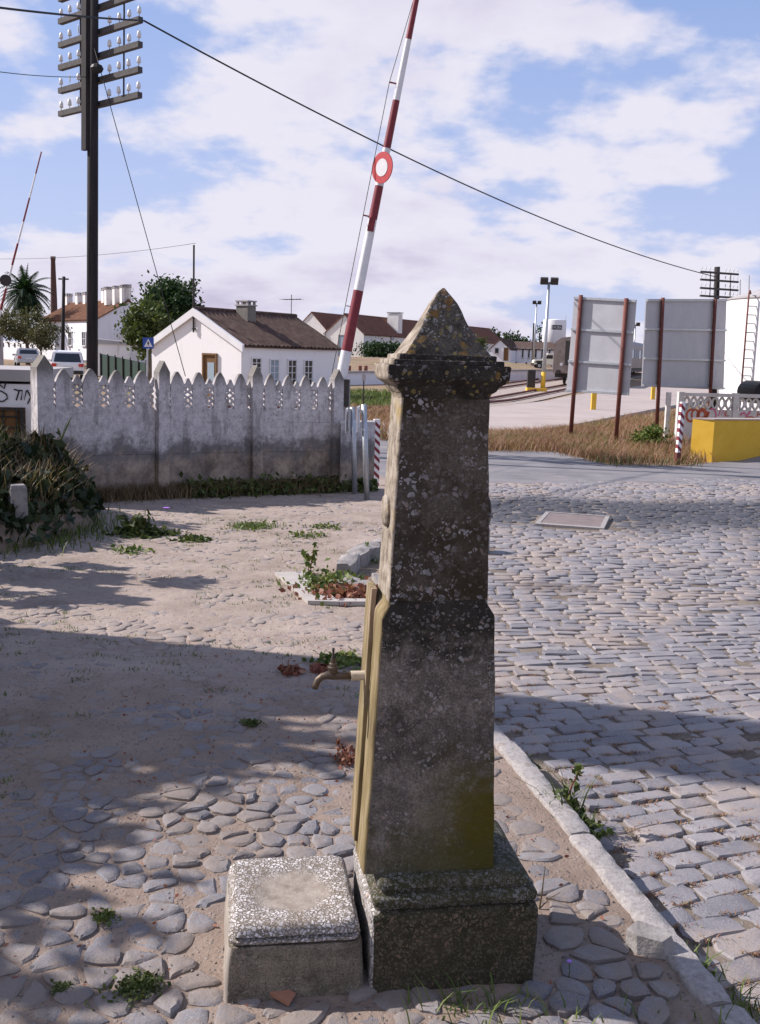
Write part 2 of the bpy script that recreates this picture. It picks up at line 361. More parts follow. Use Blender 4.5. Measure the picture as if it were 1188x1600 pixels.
def dirtmat(name, cols, pebble=0.4, tint=None, brown_dim=False):
    m, t, b = newmat(name); v = coord(t, 'World')
    f = t.noise(v, 2.2, 7, 0.62); k = len(cols)
    c = t.ramp(f, [(0.3 + 0.4 * i / (k - 1), col) for i, col in enumerate(cols)])
    g = t.noise(v, 90, 4, 0.7)
    c = t.mix(t.m('MULTIPLY', t.sm(g, 0.55, 0.7), 0.6), c, (0.16, 0.12, 0.09))
    vo = t.vor(v, 75); cr = t.sep(vo.outputs['Color'])
    pm = t.m('MULTIPLY', t.m('SUBTRACT', 1.0, t.sm(vo.outputs['Distance'], 0.25, 0.42)), t.sm(cr[0], 1 - pebble, 1 - pebble + 0.03))
    c = t.mix(t.m('MULTIPLY', pm, 0.8), c, t.mix(cr[1], (0.15, 0.14, 0.135), (0.38, 0.345, 0.325)))
    if tint:
        c = t.mix(t.m('MULTIPLY', t.sm(t.noise(v, 0.9, 5, 0.6), 0.5, 0.66), 0.5), c, tint)
    if brown_dim:      # browner near earth, partly vignetting put into the colour; dry sand farther out
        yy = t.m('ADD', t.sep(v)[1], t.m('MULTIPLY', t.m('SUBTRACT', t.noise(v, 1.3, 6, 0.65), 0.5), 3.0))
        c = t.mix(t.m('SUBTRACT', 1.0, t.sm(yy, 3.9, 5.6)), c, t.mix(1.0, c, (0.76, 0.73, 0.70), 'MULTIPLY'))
        cl = t.noise(v, 30, 6, 0.75)
        c = t.mix(t.m('MULTIPLY', t.sm(cl, 0.56, 0.64), 0.55), c, (0.10, 0.07, 0.05))
    t.put(b.inputs['Base Color'], c); b.inputs['Roughness'].default_value = 0.95; b.inputs['Specular IOR Level'].default_value = 0.15
    bump(t, b, t.m('ADD', t.m('MULTIPLY', g, 0.6), t.m('ADD', t.m('MULTIPLY', pm, 0.5), t.noise(v, 26, 4))), 0.6, 0.012)
    return m
m_dirt = dirtmat('sandy_dirt', [(0.225, 0.175, 0.145), (0.305, 0.243, 0.205), (0.36, 0.295, 0.255)], 0.34, None, True)
m_joint = dirtmat('joint_dirt', [(0.10, 0.078, 0.058), (0.165, 0.133, 0.105), (0.245, 0.205, 0.172)], 0.3)
m_pit = dirtmat('pit_soil', [(0.13, 0.10, 0.07), (0.20, 0.15, 0.11), (0.27, 0.20, 0.15)], 0.2)
m_asphalt = simple('old_asphalt', [(0.12, 0.115, 0.12), (0.17, 0.16, 0.165), (0.21, 0.195, 0.195)], 1.2, 0.9, 60, 0.4, 0.01, kind='World', dirt=((0.27, 0.235, 0.215), 0.9, 0.56, 0.7))
m_field = simple('dry_field', [(0.14, 0.12, 0.05), (0.24, 0.18, 0.095), (0.22, 0.135, 0.10), (0.11, 0.13, 0.04)], 0.35, 0.95, 9, 0.6, 0.1, kind='World')
m_apron = simple('concrete_apron', [(0.30, 0.25, 0.225), (0.38, 0.32, 0.295)], 0.5, 0.9, 20, 0.15, 0.01, kind='World', dirt=((0.25, 0.21, 0.19), 0.7, 0.57, 0.5))
m_ballast = simple('ballast', [(0.24, 0.19, 0.16), (0.40, 0.34, 0.30)], 6, 0.95, 14, 0.8, 0.05, kind='World')

# --- walls, metals, paints
def wallmat(name, base, dirt_col, streak=0.5, scale=1.0, top=None):
    m, t, b = newmat(name); v = coord(t)
    st = t.n('ShaderNodeMapping', {'Vector': v, 'Scale': (1, 1, 0.16)}).outputs[0]
    f = t.sm(t.noise(st, 3.0 * scale, 6, 0.65), 0.52, 0.72)
    f2 = t.sm(t.noise(v, 1.3 * scale, 6, 0.6), 0.55, 0.72)
    c = t.mix(t.m('MULTIPLY', f, streak), base, dirt_col)
    c = t.mix(t.m('MULTIPLY', f2, streak * 0.6), c, tuple(x * 0.7 for x in base))
    t.put(b.inputs['Base Color'], c); b.inputs['Roughness'].default_value = 0.9; b.inputs['Specular IOR Level'].default_value = 0.2
    bump(t, b, t.noise(v, 18, 4), 0.15, 0.01)
    return m
m_lime = wallmat('limewash', (0.80, 0.78, 0.77), (0.58, 0.55, 0.52), 0.28)
m_lime_old = wallmat('old_limewash', (0.74, 0.71, 0.68), (0.42, 0.37, 0.32), 0.6)
m_lime_blue = wallmat('bluish_limewash', (0.72, 0.72, 0.76), (0.52, 0.51, 0.53), 0.35)
m_white = simple('white_paint', [(0.66, 0.65, 0.65), (0.74, 0.73, 0.73)], 1.2, 0.6, stretch=(1, 1, 0.2))
def fencemat(name):
    m, t, b = newmat(name); v = coord(t, 'World'); ob = coord(t)
    st = t.n('ShaderNodeMapping', {'Vector': v, 'Scale': (1, 1, 0.25)}).outputs[0]
    n_ = t.noise(st, 5, 7, 0.65)
    c = t.ramp(t.noise(v, 14, 8, 0.72), [(0.3, (0.34, 0.315, 0.315)), (0.5, (0.54, 0.505, 0.51)), (0.7, (0.70, 0.66, 0.66))])
    c = t.mix(t.m('MULTIPLY', t.sm(n_, 0.52, 0.62), 0.55), c, (0.19, 0.17, 0.17))
    z = t.sep(ob)[2]
    zz = t.m('ADD', z, t.m('MULTIPLY', t.m('SUBTRACT', t.noise(v, 2.2, 9, 0.72), 0.5), 1.15))
    lowd = t.m('MULTIPLY', t.m('SUBTRACT', 1.0, t.sm(zz, 0.60, 0.80)), t.sm(zz, 0.34, 0.56))
    c = t.mix(t.m('MULTIPLY', lowd, 0.75), c, (0.085, 0.075, 0.07))
    c = t.mix(t.m('MULTIPLY', t.m('SUBTRACT', 1.0, t.sm(zz, 0.40, 0.60)), 0.88), c, t.mix(t.sm(t.noise(v, 3.2, 8, 0.72), 0.35, 0.68), (0.11, 0.082, 0.06), (0.44, 0.34, 0.25)))
    gr = t.noise(v, 120, 4, 0.75)
    c = t.mix(t.m('MULTIPLY', t.sm(gr, 0.52, 0.64), 0.45), c, (0.13, 0.115, 0.115))
    pk = t.noise(v, 22, 8, 0.78)
    c = t.mix(t.m('MULTIPLY', t.sm(pk, 0.56, 0.62), 0.55), c, (0.12, 0.105, 0.10))
    topd = t.sm(t.m('ADD', z, t.m('MULTIPLY', t.m('SUBTRACT', t.noise(v, 14, 5, 0.7), 0.5), 0.35)), 1.40, 1.62)
    c = t.mix(t.m('MULTIPLY', topd, 0.8), c, (0.11, 0.10, 0.075))
    t.put(b.inputs['Base Color'], c); b.inputs['Roughness'].default_value = 0.95; b.inputs['Specular IOR Level'].default_value = 0.15
    bump(t, b, t.noise(v, 35, 5, 0.65), 0.45, 0.008)
    return m
m_fence = fencemat('aged_precast')
m_precast = simple('pale_precast', [(0.46, 0.44, 0.42), (0.60, 0.58, 0.56)], 5, 0.9, 40, 0.3, 0.006, dirt=((0.28, 0.25, 0.22), 6, 0.58, 0.6))
m_wood = simple('creosoted_pole', [(0.012, 0.011, 0.012), (0.022, 0.019, 0.020), (0.035, 0.030, 0.030)], 10, 0.85, 40, 0.4, 0.006, stretch=(1, 1, 0.1))
m_arm = simple('weathered_crossarm', [(0.05, 0.046, 0.045), (0.10, 0.092, 0.09)], 14, 0.85, 50, 0.4, 0.005)
m_porc = simple('porcelain', [(0.60, 0.59, 0.57), (0.72, 0.70, 0.68)], 30, 0.3, dirt=((0.30, 0.27, 0.24), 25, 0.6, 0.6), spec=0.5)
m_iron = simple('dark_iron', [(0.03, 0.028, 0.027), (0.07, 0.06, 0.055)], 20, 0.6, metal=0.4)
m_rust = simple('rust_red_paint', [(0.11, 0.035, 0.028), (0.17, 0.055, 0.04)], 12, 0.7, dirt=((0.07, 0.04, 0.03), 14, 0.58, 0.6))
m_galv = simple('galvanised_steel', [(0.36, 0.38, 0.40), (0.50, 0.52, 0.54)], 16, 0.45, metal=0.7)
m_alu = simple('aluminium_sheet', [(0.40, 0.40, 0.42), (0.46, 0.46, 0.48)], 2.5, 0.55, metal=0.25, dirt=((0.34, 0.33, 0.34), 4, 0.58, 0.5))
m_red = simple('faded_red', [(0.16, 0.022, 0.032), (0.22, 0.035, 0.045)], 9, 0.55, dirt=((0.11, 0.03, 0.035), 12, 0.6, 0.6))
m_barwhite = simple('barrier_white', [(0.66, 0.65, 0.65), (0.76, 0.75, 0.75)], 9, 0.5, dirt=((0.45, 0.42, 0.40), 10, 0.6, 0.6))
m_signred = simple('sign_red', [(0.36, 0.035, 0.04), (0.42, 0.05, 0.055)], 9, 0.5)
m_signgrey = simple('sign_grey', [(0.52, 0.51, 0.52), (0.60, 0.59, 0.60)], 9, 0.5)
m_signblue = simple('sign_blue', [(0.03, 0.07, 0.30), (0.04, 0.09, 0.36)], 9, 0.5)
m_yellow = simple('ochre_yellow_paint', [(0.60, 0.36, 0.035), (0.70, 0.44, 0.06)], 2.5, 0.8, 30, 0.15, 0.004, dirt=((0.46, 0.28, 0.06), 5, 0.6, 0.5))
m_brass = simple('old_brass', [(0.075, 0.055, 0.042), (0.15, 0.115, 0.085)], 60, 0.5, 150, 0.3, 0.001, metal=0.6, dirt=((0.05, 0.038, 0.03), 60, 0.5, 0.8))
m_pipe = simple('limed_pipe', [(0.42, 0.35, 0.26), (0.56, 0.48, 0.38)], 60, 0.7, 150, 0.3, 0.001, dirt=((0.25, 0.17, 0.10), 60, 0.6, 0.7))
def tilemat(name, cols):
    m, t, b = newmat(name); v = coord(t)
    f = t.noise(v, 3.0, 6, 0.7); g = t.noise(v, 0.6, 5, 0.6)
    c = t.ramp(f, [(0.3 + 0.4 * i / (len(cols) - 1), q) for i, q in enumerate(cols)])
    c = t.mix(t.m('MULTIPLY', t.sm(g, 0.5, 0.66), 0.5), c, (0.075, 0.06, 0.045))
    t.put(b.inputs['Base Color'], c); b.inputs['Roughness'].default_value = 0.9; b.inputs['Specular IOR Level'].default_value = 0.15
    return m
m_tile_dark = tilemat('old_clay_tile', [(0.05, 0.034, 0.030), (0.085, 0.055, 0.046), (0.125, 0.088, 0.075)])
m_tile_red = tilemat('red_clay_tile', [(0.11, 0.055, 0.042), (0.17, 0.082, 0.06), (0.20, 0.115, 0.088)])
m_tile_brown = tilemat('orange_clay_tile', [(0.11, 0.05, 0.030), (0.17, 0.08, 0.048), (0.20, 0.11, 0.07)])
m_brick = simple('brick_stack', [(0.075, 0.042, 0.038), (0.11, 0.06, 0.052)], 2, 0.9)
m_glass = simple('dark_glass', [(0.015, 0.018, 0.02), (0.03, 0.033, 0.035)], 2, 0.08, spec=0.6)
m_bluepane = simple('blue_grey_paint', [(0.26, 0.33, 0.38), (0.32, 0.39, 0.44)], 3, 0.6)
m_brown = simple('brown_door', [(0.12, 0.06, 0.025), (0.19, 0.10, 0.04)], 5, 0.7)
m_green = simple('green_sheet', [(0.022, 0.045, 0.036), (0.035, 0.062, 0.05)], 2, 0.7, stretch=(6, 6, 0.3))
m_carwhite = simple('car_white', [(0.78, 0.78, 0.79), (0.80, 0.80, 0.81)], 2, 0.25, spec=0.5)
m_carcream = simple('car_cream', [(0.78, 0.75, 0.60), (0.80, 0.77, 0.63)], 2, 0.3, spec=0.5)
m_carsilver = simple('car_silver', [(0.36, 0.38, 0.42), (0.40, 0.42, 0.46)], 2, 0.3, metal=0.5, spec=0.5)
m_tyre = simple('tyre_rubber', [(0.02, 0.02, 0.02), (0.035, 0.035, 0.035)], 6, 0.85)
m_lampred = simple('tail_lamp', [(0.50, 0.03, 0.02), (0.58, 0.06, 0.04)], 6, 0.25)
m_plateno = simple('number_plate', [(0.62, 0.62, 0.60), (0.68, 0.68, 0.66)], 6, 0.5)
m_train = simple('stainless_train', [(0.18, 0.145, 0.13), (0.27, 0.22, 0.20)], 1.2, 0.45, metal=0.45, dirt=((0.12, 0.08, 0.06), 1.6, 0.55, 0.7))
m_grey = simple('grey_plaster', [(0.30, 0.28, 0.28), (0.38, 0.36, 0.35)], 4, 0.9)
m_black = simple('black_paint', [(0.012, 0.012, 0.014), (0.02, 0.02, 0.022)], 5, 0.6)
m_spray_red = simple('spray_red', [(0.36, 0.06, 0.035), (0.44, 0.12, 0.06)], 8, 0.7)
m_spray_pink = simple('spray_pink', [(0.50, 0.10, 0.20), (0.58, 0.15, 0.26)], 8, 0.7)
m_spray_yel = simple('spray_yellow', [(0.55, 0.44, 0.05), (0.62, 0.50, 0.08)], 8, 0.7)
m_bark = simple('bark', [(0.10, 0.08, 0.06), (0.20, 0.165, 0.13)], 6, 0.95, 20, 0.7, 0.03, stretch=(1, 1, 0.2))
m_leaf_dark = leafmat('leaf_dark', [(0.015, 0.035, 0.012), (0.03, 0.06, 0.02), (0.055, 0.09, 0.025)])
m_leaf_mid = leafmat('leaf_mid', [(0.035, 0.055, 0.014), (0.07, 0.095, 0.025), (0.13, 0.145, 0.045)])
m_leaf_olive = leafmat('leaf_olive', [(0.05, 0.055, 0.022), (0.085, 0.08, 0.035), (0.125, 0.115, 0.055)])
m_leaf_ivy = leafmat('leaf_ivy', [(0.012, 0.022, 0.010), (0.028, 0.042, 0.016), (0.06, 0.072, 0.028)], transl=0.1)
m_dry = leafmat('dry_grass', [(0.22, 0.105, 0.075), (0.27, 0.14, 0.095), (0.30, 0.19, 0.11), (0.20, 0.17, 0.06)], scale=1.2)
m_brownweed = leafmat('withered_weed', [(0.12, 0.085, 0.05), (0.21, 0.15, 0.09), (0.30, 0.22, 0.13)])
m_weed = leafmat('weed_green', [(0.05, 0.085, 0.018), (0.10, 0.14, 0.03), (0.16, 0.18, 0.05)])
m_redweed = leafmat('stonecrop_red', [(0.16, 0.05, 0.035), (0.26, 0.10, 0.07), (0.32, 0.18, 0.12)])
m_flower = simple('violet_petal', [(0.30, 0.14, 0.50), (0.36, 0.18, 0.58)], 5, 0.6)
m_chip = simple('broken_roof_tile', [(0.26, 0.12, 0.075), (0.34, 0.17, 0.11)], 5, 0.85)

# ------------------------------------------------------------------ the ground
def grid(name, xs_of_row, ys, zf, mat, kind='structure'):
    vs = []; fs = []; nx = len(xs_of_row(ys[0]))
    for y in ys:
        for x in xs_of_row(y): vs.append((x, y, zf(x, y)))
    for j in range(len(ys) - 1):
        for i in range(nx - 1):
            a = j * nx + i; fs.append((a, a + 1, a + nx + 1, a + nx))
    o = raw(name, vs, fs, mat, smooth=True); o['kind'] = kind; return o
ys = np.concatenate([np.linspace(-30, 0, 4), np.linspace(2, 60, 60), np.linspace(63, 200, 50), np.linspace(230, 1200, 14)])
xsT = np.concatenate([np.linspace(-900, -120, 8), np.linspace(-100, 100, 81), np.linspace(120, 900, 8)])
grid('ground', lambda y: xsT, ys, lambda x, y: zg(x, y) - 0.30 * (1 - ss(16, 20, y)) - 0.03, m_field)

KX = lambda y: 0.924 - 0.2 * (y - 2.443)            # outer top edge of the kerb
def edge_x(y):                                       # where footpath meets road
    if y < 6.9: return KX(y)
    if y < 9.5: return 0.04 + (y - 6.9) / 2.6 * 0.95
    return 0.99 - (y - 9.5) * 0.13
def road_off(y): return -0.105 + 0.085 * ss(6.0, 9.5, y)
def path_z(x, y):
    n = 0.010 * nz(x, y, 3.1) + 0.007 * nz(x, y, 9.0, 3) + 0.004 * nz(x, y, 27, 6)
    return zg(x, y) + n
def road_z(x, y):
    return zg(x, y) + road_off(y) + 0.012 * nz(x, y, 0.7, 9) + 0.004 * nz(x, y, 8, 5)
yrow = np.concatenate([np.linspace(-3, 1.7, 8), np.linspace(1.8, 7, 170), np.linspace(7.06, 17, 110)])
U = np.concatenate([np.linspace(0, 0.45, 20), np.linspace(0.455, 1, 130)])
footpath = grid('footpath', lambda y: -8 + U * (edge_x(y) - 0.045 + 8 if y < 6.9 else edge_x(y) + 8), yrow, path_z, m_dirt)
yrow2 = np.concatenate([np.linspace(-3, 1.7, 6), np.linspace(1.8, 8, 90), np.linspace(8.1, 20.5, 80)])
U2 = np.linspace(0, 1, 110) ** 1.4
road = grid('road', lambda y: edge_x(y) - 0.06 + U2 * (14 - edge_x(y)), yrow2, lambda x, y: road_z(x, y) - 0.004, m_joint)

# asphalt beyond the setts, verge and the concrete apron beside the tracks
def sheet(name, poly, mat, off, n=24, tuck=0.0):
    """polygon given as (near-row, far-row) of points, lofted and following the terrain"""
    A, B = poly; vs = []; fs = []
    def at(L, u):
        s_ = u * (len(L) - 1); i = min(int(s_), len(L) - 2); return Vector(L[i]).lerp(Vector(L[i + 1]), s_ - i)
    for j in range(n + 1):
        for i in range(n + 1):
            p = at(A, i / n).lerp(at(B, i / n), j / n); vs.append((p.x, p.y, zg(p.x, p.y) + off - tuck * max(0.0, 1 - j * 4.0 / n) ** 2))
    for j in range(n):
        for i in range(n):
            a = j * (n + 1) + i; fs.append((a, a + 1, a + n + 2, a + n + 1))
    o = raw(name, vs, fs, mat, smooth=True); o['kind'] = 'structure'; return o
def g3(px, py): p = G(px, py); return (p.x, p.y, 0)
sheet('asphalt_road', ([(-6, 14.6, 0), (-0.8, 14.8, 0), (3, 15.6, 0), (7, 17.0, 0), (14, 18.0, 0)],
                       [(-9, 46, 0), (-2, 40, 0), g3(690, 705), g3(735, 703), g3(870, 705), g3(950, 725), g3(1062, 727), (9.5, 24.5, 0), (16, 27, 0)]), m_asphalt, -0.010, 48, 0.05)
apron = MB()
ap_near = [g3(640, 716), g3(760, 692), g3(890, 670), g3(1050, 637), g3(1188, 612)]
ap_far = [g3(585, 668), g3(755, 641), g3(890, 621), g3(1030, 601), g3(1120, 588)]
sheet('concrete_platform', (ap_near, ap_far), m_apron, 0.12)
for i in range(4):                       # the platform's front edge
    a, b = Vector(ap_near[i]), Vector(ap_near[i + 1])
    a.z = zg(a.x, a.y) - 0.1; b.z = zg(b.x, b.y) - 0.1
    apron.prism([a, b, b + Vector((0, 0, 0.219)), a + Vector((0, 0, 0.219))], Vector((-0.04, 0.14, 0)))
tag(apron.build('platform_edge', m_cement), kind='structure')

# ------------------------------------------------------------------ setts and cobbles: one object each for the nearest, the rest joined
def worn_stone(poly, zt, rng, bev=0.008, rise=0.007, sink=0.045, tilt=(0, 0), rough=0.0018):
    """one stone from its top outline (k,2): skirt, chipped bevel, nearly flat worn top"""
    k = len(poly); c = poly.mean(0); d = poly - c
    L = np.linalg.norm(d, axis=1)[:, None]; inner = c + d * (1 - np.minimum(0.45, bev / L))
    core = c + d * 0.45
    zz = lambda q: (q - c) @ np.array(tilt)
    r0_ = np.c_[poly, zt + zz(poly) - sink]; r1_ = np.c_[poly, zt + zz(poly) - rise + rng.normal(0, rough, k)]
    r2_ = np.c_[inner, zt + zz(inner) + rng.normal(0, rough, k)]; r3_ = np.c_[core, zt + zz(core) + rng.normal(0.0008, rough * 0.6, k)]
    vs = np.vstack([r0_, r1_, r2_, r3_, [[c[0], c[1], zt + rng.normal(0.001, rough)]]]); fs = []
    for i in range(k):
        j = (i + 1) % k
        for q in (0, 1, 2): fs += [(q * k + i, q * k + j, (q + 1) * k + j), (q * k + i, (q + 1) * k + j, (q + 1) * k + i)]
        fs.append((3 * k + i, 3 * k + j, 4 * k))
    return vs, np.array(fs)
def lay(stones, mat, parent, name, n_own=300):
    """stones: (seen_size, verts, faces); the largest in view become objects, the rest one joined part"""
    stones.sort(key=lambda s_: -s_[0])
    for i, (_, vs, fs) in enumerate(stones[:n_own]):
        c = vs.mean(0); o = raw(name, vs - c, fs, mat, parent, True, np.zeros(len(vs))); o.location = c
        o.data.set_sharp_from_angle(angle=math.radians(30))
    V = []; Fc = []; A = []; off_ = 0
    for (_, vs, fs) in stones[n_own:]:
        V.append(vs); Fc.append(fs + off_); off_ += len(vs); A.append(np.full(len(vs), random.random()))
    o = raw(name + '_paving', np.vstack(V), np.vstack(Fc), mat, parent, True, np.concatenate(A)); o['kind'] = 'stuff'
def proj(x, y, z):
    v = Vector((x, y, z - HC)); d = v.dot(fw); return 594 + F * v.dot(rt) / d, 800 - F * v.dot(up) / d
def seen(x, y, z, s_):
    px, py = proj(x, y, z)
    if not (-20 < px < 1208 and py < 1615): return -1.0 / (1 + abs(px - 594) + y)
    hide = (570 < px < 775 and 600 < py < 1370) or (345 < px < 842 and 1340 < py < 1556)
    return (0.001 if hide else 1.0) * s_ / y ** 1.6
def inset(poly, g):
    c = poly.mean(0); d = poly - c; L = np.linalg.norm(d, axis=1)[:, None]
    return c + d * np.maximum(0.3, 1 - g / L)
rg = np.random.default_rng(5)
# granite setts in slightly curving rows
stones = []; JP = []
v_ = 0.9
def row_slope(v): return 0.48 - 0.52 * ss(2.0, 10.0, v) - 0.10 * ss(9, 14, v)
def row_y(v, x): return v + x * row_slope(v) * (1 - 0.03 * x) + 0.022 * nz(x, v, 0.9, 4)
while v_ < 19.2:
    pitch = 0.108 if v_ < 9 else 0.125
    x = edge_x(min(v_ + 0.6 * row_slope(v_), 18)) - 0.4 + rg.random() * 0.15; va_, vb_ = v_ - pitch / 2, v_ + pitch / 2
    while x < 12.0:
        l = 0.175 * (0.66 + 0.75 * rg.random()); xm = x + l / 2; y = row_y(v_, xm)
        dv = row_y(vb_, xm) - row_y(va_, xm)
        ok = 0.95 < y < 19.2 and xm > edge_x(y) + (0.085 if y < 6.9 else 0.02) and dv > 0.03 and abs(xm) < 2.5 + y * 0.48
        if 6.6 < y < 9.6 and xm < edge_x(y) + 0.14: ok = False
        if abs((xm - 2.24) / 0.46) < 1.0 and abs((y - 11.7) / 0.66) < 1.0: ok = False
        if y > 15.4 + 0.52 * xm + 0.5 * nz(xm, y, 0.6): ok = False
        if ok:
            sk = row_slope(v_) * -0.35 * pitch
            pts = [(x, va_), (xm - l * .1, va_), (x + l, va_), (x + l, v_), (x + l, vb_), (xm + l * .1, vb_), (x, vb_), (x, v_)]
            poly = np.array([(a + sk * (-1 if b == va_ else 1 if b == vb_ else 0), row_y(b, a)) for a, b in pts])
            poly += rg.normal(0, 0.005, poly.shape); poly = inset(poly, 0.0055 + 0.004 * rg.random())
            for q in (0, 2, 4, 6): poly[q] += (poly.mean(0) - poly[q]) * (0.05 + 0.07 * rg.random())
            z = road_z(xm, y) + 0.0055 + 0.003 * rg.normal() - (0.016 if rg.random() < 0.025 else 0)
            vs, fs = worn_stone(poly, z, rg, 0.007, 0.0045, 0.045, (rg.normal(0, 0.03), -0.012 + rg.normal(0, 0.045)), 0.0012)
            if y < 6: JP.append((xm, row_y(va_, xm), z - 0.004)); JP.append((x, y, z - 0.004))
            stones.append((seen(xm, y, z, 1.0), vs, fs))
        x += l
    v_ += pitch
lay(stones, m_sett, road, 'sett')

# irregular cobbles of the footpath: Voronoi cells of a jittered field
sp_ = 0.086; seeds = {}
nx_, ny_ = int(6.6 / sp_), int(12.4 / (sp_ * 0.9))
for j in range(ny_):
    for i in range(nx_):
        big = 1.0 if rg.random() > 0.18 else 0.0
        seeds[(i, j)] = np.array([-5.2 + (i + 0.5 * (j % 2) + rg.normal(0, 0.24)) * sp_, 1.1 + (j + rg.normal(0, 0.22)) * sp_ * 0.9]) if big else None
stones = []
for (i, j), p in seeds.items():
    if p is None: continue
    xx, yy = p
    if xx > edge_x(yy) - (0.15 if yy < 6.9 else 0.0) or abs(xx) > 1.4 + yy * 0.48: continue
    if -0.62 < xx < 0.9 and 6.6 < yy < 9.3: continue
    if -0.45 < xx < 0.50 and 2.42 < yy < 2.80: continue
    if rg.random() > 0.96 - 0.30 * ss(4.0, 6.0, yy): continue
    poly = [p + sp_ * 1.1 * np.array([math.cos(a), math.sin(a)]) for a in np.linspace(0, 2 * math.pi, 9)[:-1]]
    for dj in range(-2, 3):
        for di in range(-2, 3):
            q = seeds.get((i + di, j + dj))
            if q is None or (di == 0 and dj == 0): continue
            nrm = q - p; mid_ = (p + q) / 2; out = []
            for a, b in zip(poly, poly[1:] + poly[:1]):
                da, db = (a - mid_) @ nrm, (b - mid_) @ nrm
                if da <= 0: out.append(a)
                if da * db < 0: out.append(a + (b - a) * (da / (da - db)))
            poly = out
            if len(poly) < 3: break
        if len(poly) < 3: break
    if len(poly) < 3: continue
    poly = np.array(poly); kp = [q for q in range(len(poly)) if np.linalg.norm(poly[q] - poly[q - 1]) > 0.012]
    if len(kp) < 3: continue
    poly = poly[kp]; near = 1 - ss(2.9, 4.6, yy)
    # add mid-edge points so that the outline is uneven
    out = []
    for a, b in zip(poly, np.roll(poly, -1, 0)): out += [a, (a + b) / 2 + rg.normal(0, 0.003, 2)]
    poly = inset(np.array(out), 0.0022 + 0.003 * rg.random() + 0.006 * (rg.random() < 0.15))
    for q in range(0, len(poly), 2): poly[q] += (poly.mean(0) - poly[q]) * (0.07 + 0.13 * rg.random())
    expo = -0.0045 + 0.0045 * near + 0.004 * (1 - ss(2.45, 2.8, yy)) + 0.0065 * nz(xx, yy, 1.1, 2) + 0.003 * rg.normal()
    if yy < 3.0 and xx > 0.3: expo += 0.008
    z = zg(xx, yy) + 0.004 + expo
    vs, fs = worn_stone(poly, z, rg, 0.009, 0.005, 0.05, (rg.normal(0, 0.028), rg.normal(0, 0.028)), 0.0009)
    stones.append((seen(xx, yy, z, 1.0), vs, fs))
lay(stones, m_cobble, footpath, 'cobble')

# kerb stones along the footpath and round the old planting pit
kerb = bpy.data.objects.new('kerb', None); COL.objects.link(kerb); kerb['kind'] = 'structure'
def worn_block(name, p0, p1, wd, h, z0, mat, parent, worn=0.008, seed=0, n=10):
    """rounded bar from p0 to p1 with uneven worn edges"""
    p0, p1 = Vector(p0), Vector(p1); t = (p1 - p0); L = t.length; t /= L; s_ = Vector((t.y, -t.x, 0))
    prof = [(-0.5, 0), (-0.5, 0.93), (-0.44, 0.985), (-0.15, 1.0), (0.15, 1.0), (0.43, 0.985), (0.5, 0.93), (0.5, 0)]
    vs = []; fs = []; k = len(prof)
    for i in range(n + 1):
        e = 0.006 if i in (0, n) else 0.0
        for jj, (a, b_) in enumerate(prof):
            q = p0 + t * (L * i / n) + s_ * (a * (wd - 2 * e))
            nn = Vector((mnoise.noise(q * 26 + Vector((seed, jj, 0))), mnoise.noise(q * 26 + Vector((jj, seed, 5))), mnoise.noise(q * 22 + Vector((0, seed, jj))))) * worn
            vs.append(Vector((q.x, q.y, z0 + b_ * h - e * b_)) + nn * (1 if b_ > 0 else 0))
    for i in range(n):
        for jj in range(k - 1): fs.append((i * k + jj, i * k + jj + 1, (i + 1) * k + jj + 1, (i + 1) * k + jj))
    fs += [tuple(range(k)), tuple(n * k + q for q in range(k))[::-1]]
    return MB().add(vs, fs).build(name, mat, parent, angle=50)
kys = [0.6, 1.55, 2.36, 3.28, 4.12, 5.02, 5.9, 6.78]
for i in range(7):
    a, b = kys[i] + 0.006, kys[i + 1] - 0.006; wob = 0.012 * math.sin(i * 2.3)
    za = zg(0, (a + b) / 2)
    worn_block('kerb_stone', (KX(a) - 0.045 + wob * .5, a, 0), (KX(b) - 0.045 + wob * 0.3, b, 0), 0.088, 0.20, za - 0.180, m_kerb, kerb, 0.006, i, 34)
pit = thing('planting_pit', 'weedy planting pit edged by a pale cement strip behind the stone fountain', 'planting pit', (0, 0, 0))
MB().prism([Vector((-0.80, 7.76, zg(0, 7.7) + 0.004)), Vector((-0.47, 6.74, zg(0, 6.75) + 0.004)), Vector((-0.26, 6.74, zg(0, 6.75) + 0.004)), Vector((-0.56, 7.80, zg(0, 7.7) + 0.004))], (0, 0, 0.028)).build('cement_strip', m_cement, pit)
MB().prism([Vector((-0.255, 6.74, zg(0, 6.75) + 0.002)), Vector((0.06, 6.78, zg(0, 6.75) + 0.002)), Vector((0.06, 6.86, zg(0, 6.75) + 0.002)), Vector((-0.275, 6.83, zg(0, 6.75) + 0.002))], (0, 0, 0.03)).build('cement_strip', m_cement, pit)
sb = MB(); cs_ = [(-0.30, 6.82), (0.05, 6.85), (0.6, 7.6), (0.92, 9.2), (0.1, 8.85), (-0.3, 8.0), (-0.58, 7.75)]
sb.prism([Vector((a, b, zg(a, b) - 0.02)) for a, b in cs_], (0, 0, 0.028)).build('soil', m_pit, pit)
arc = [(-0.27, 7.75), (-0.21, 8.2), (-0.02, 8.75), (0.35, 9.05), (0.72, 9.22)]
for i in range(4):
    a, b = arc[i], arc[i + 1]
    worn_block('edging_stone', (a[0], a[1], 0), (a[0] + (b[0] - a[0]) * 0.94, a[1] + (b[1] - a[1]) * 0.94, 0), 0.14, 0.20, zg(0, 8.4) - 0.06, m_oldstone, pit, 0.03, i + 20, 7)
worn_block('edging_stone', (0.88, 9.30, 0), (0.99, 9.46, 0), 0.12, 0.26, zg(0, 9.4) - 0.06, m_oldstone, pit, 0.02, 31, 5)
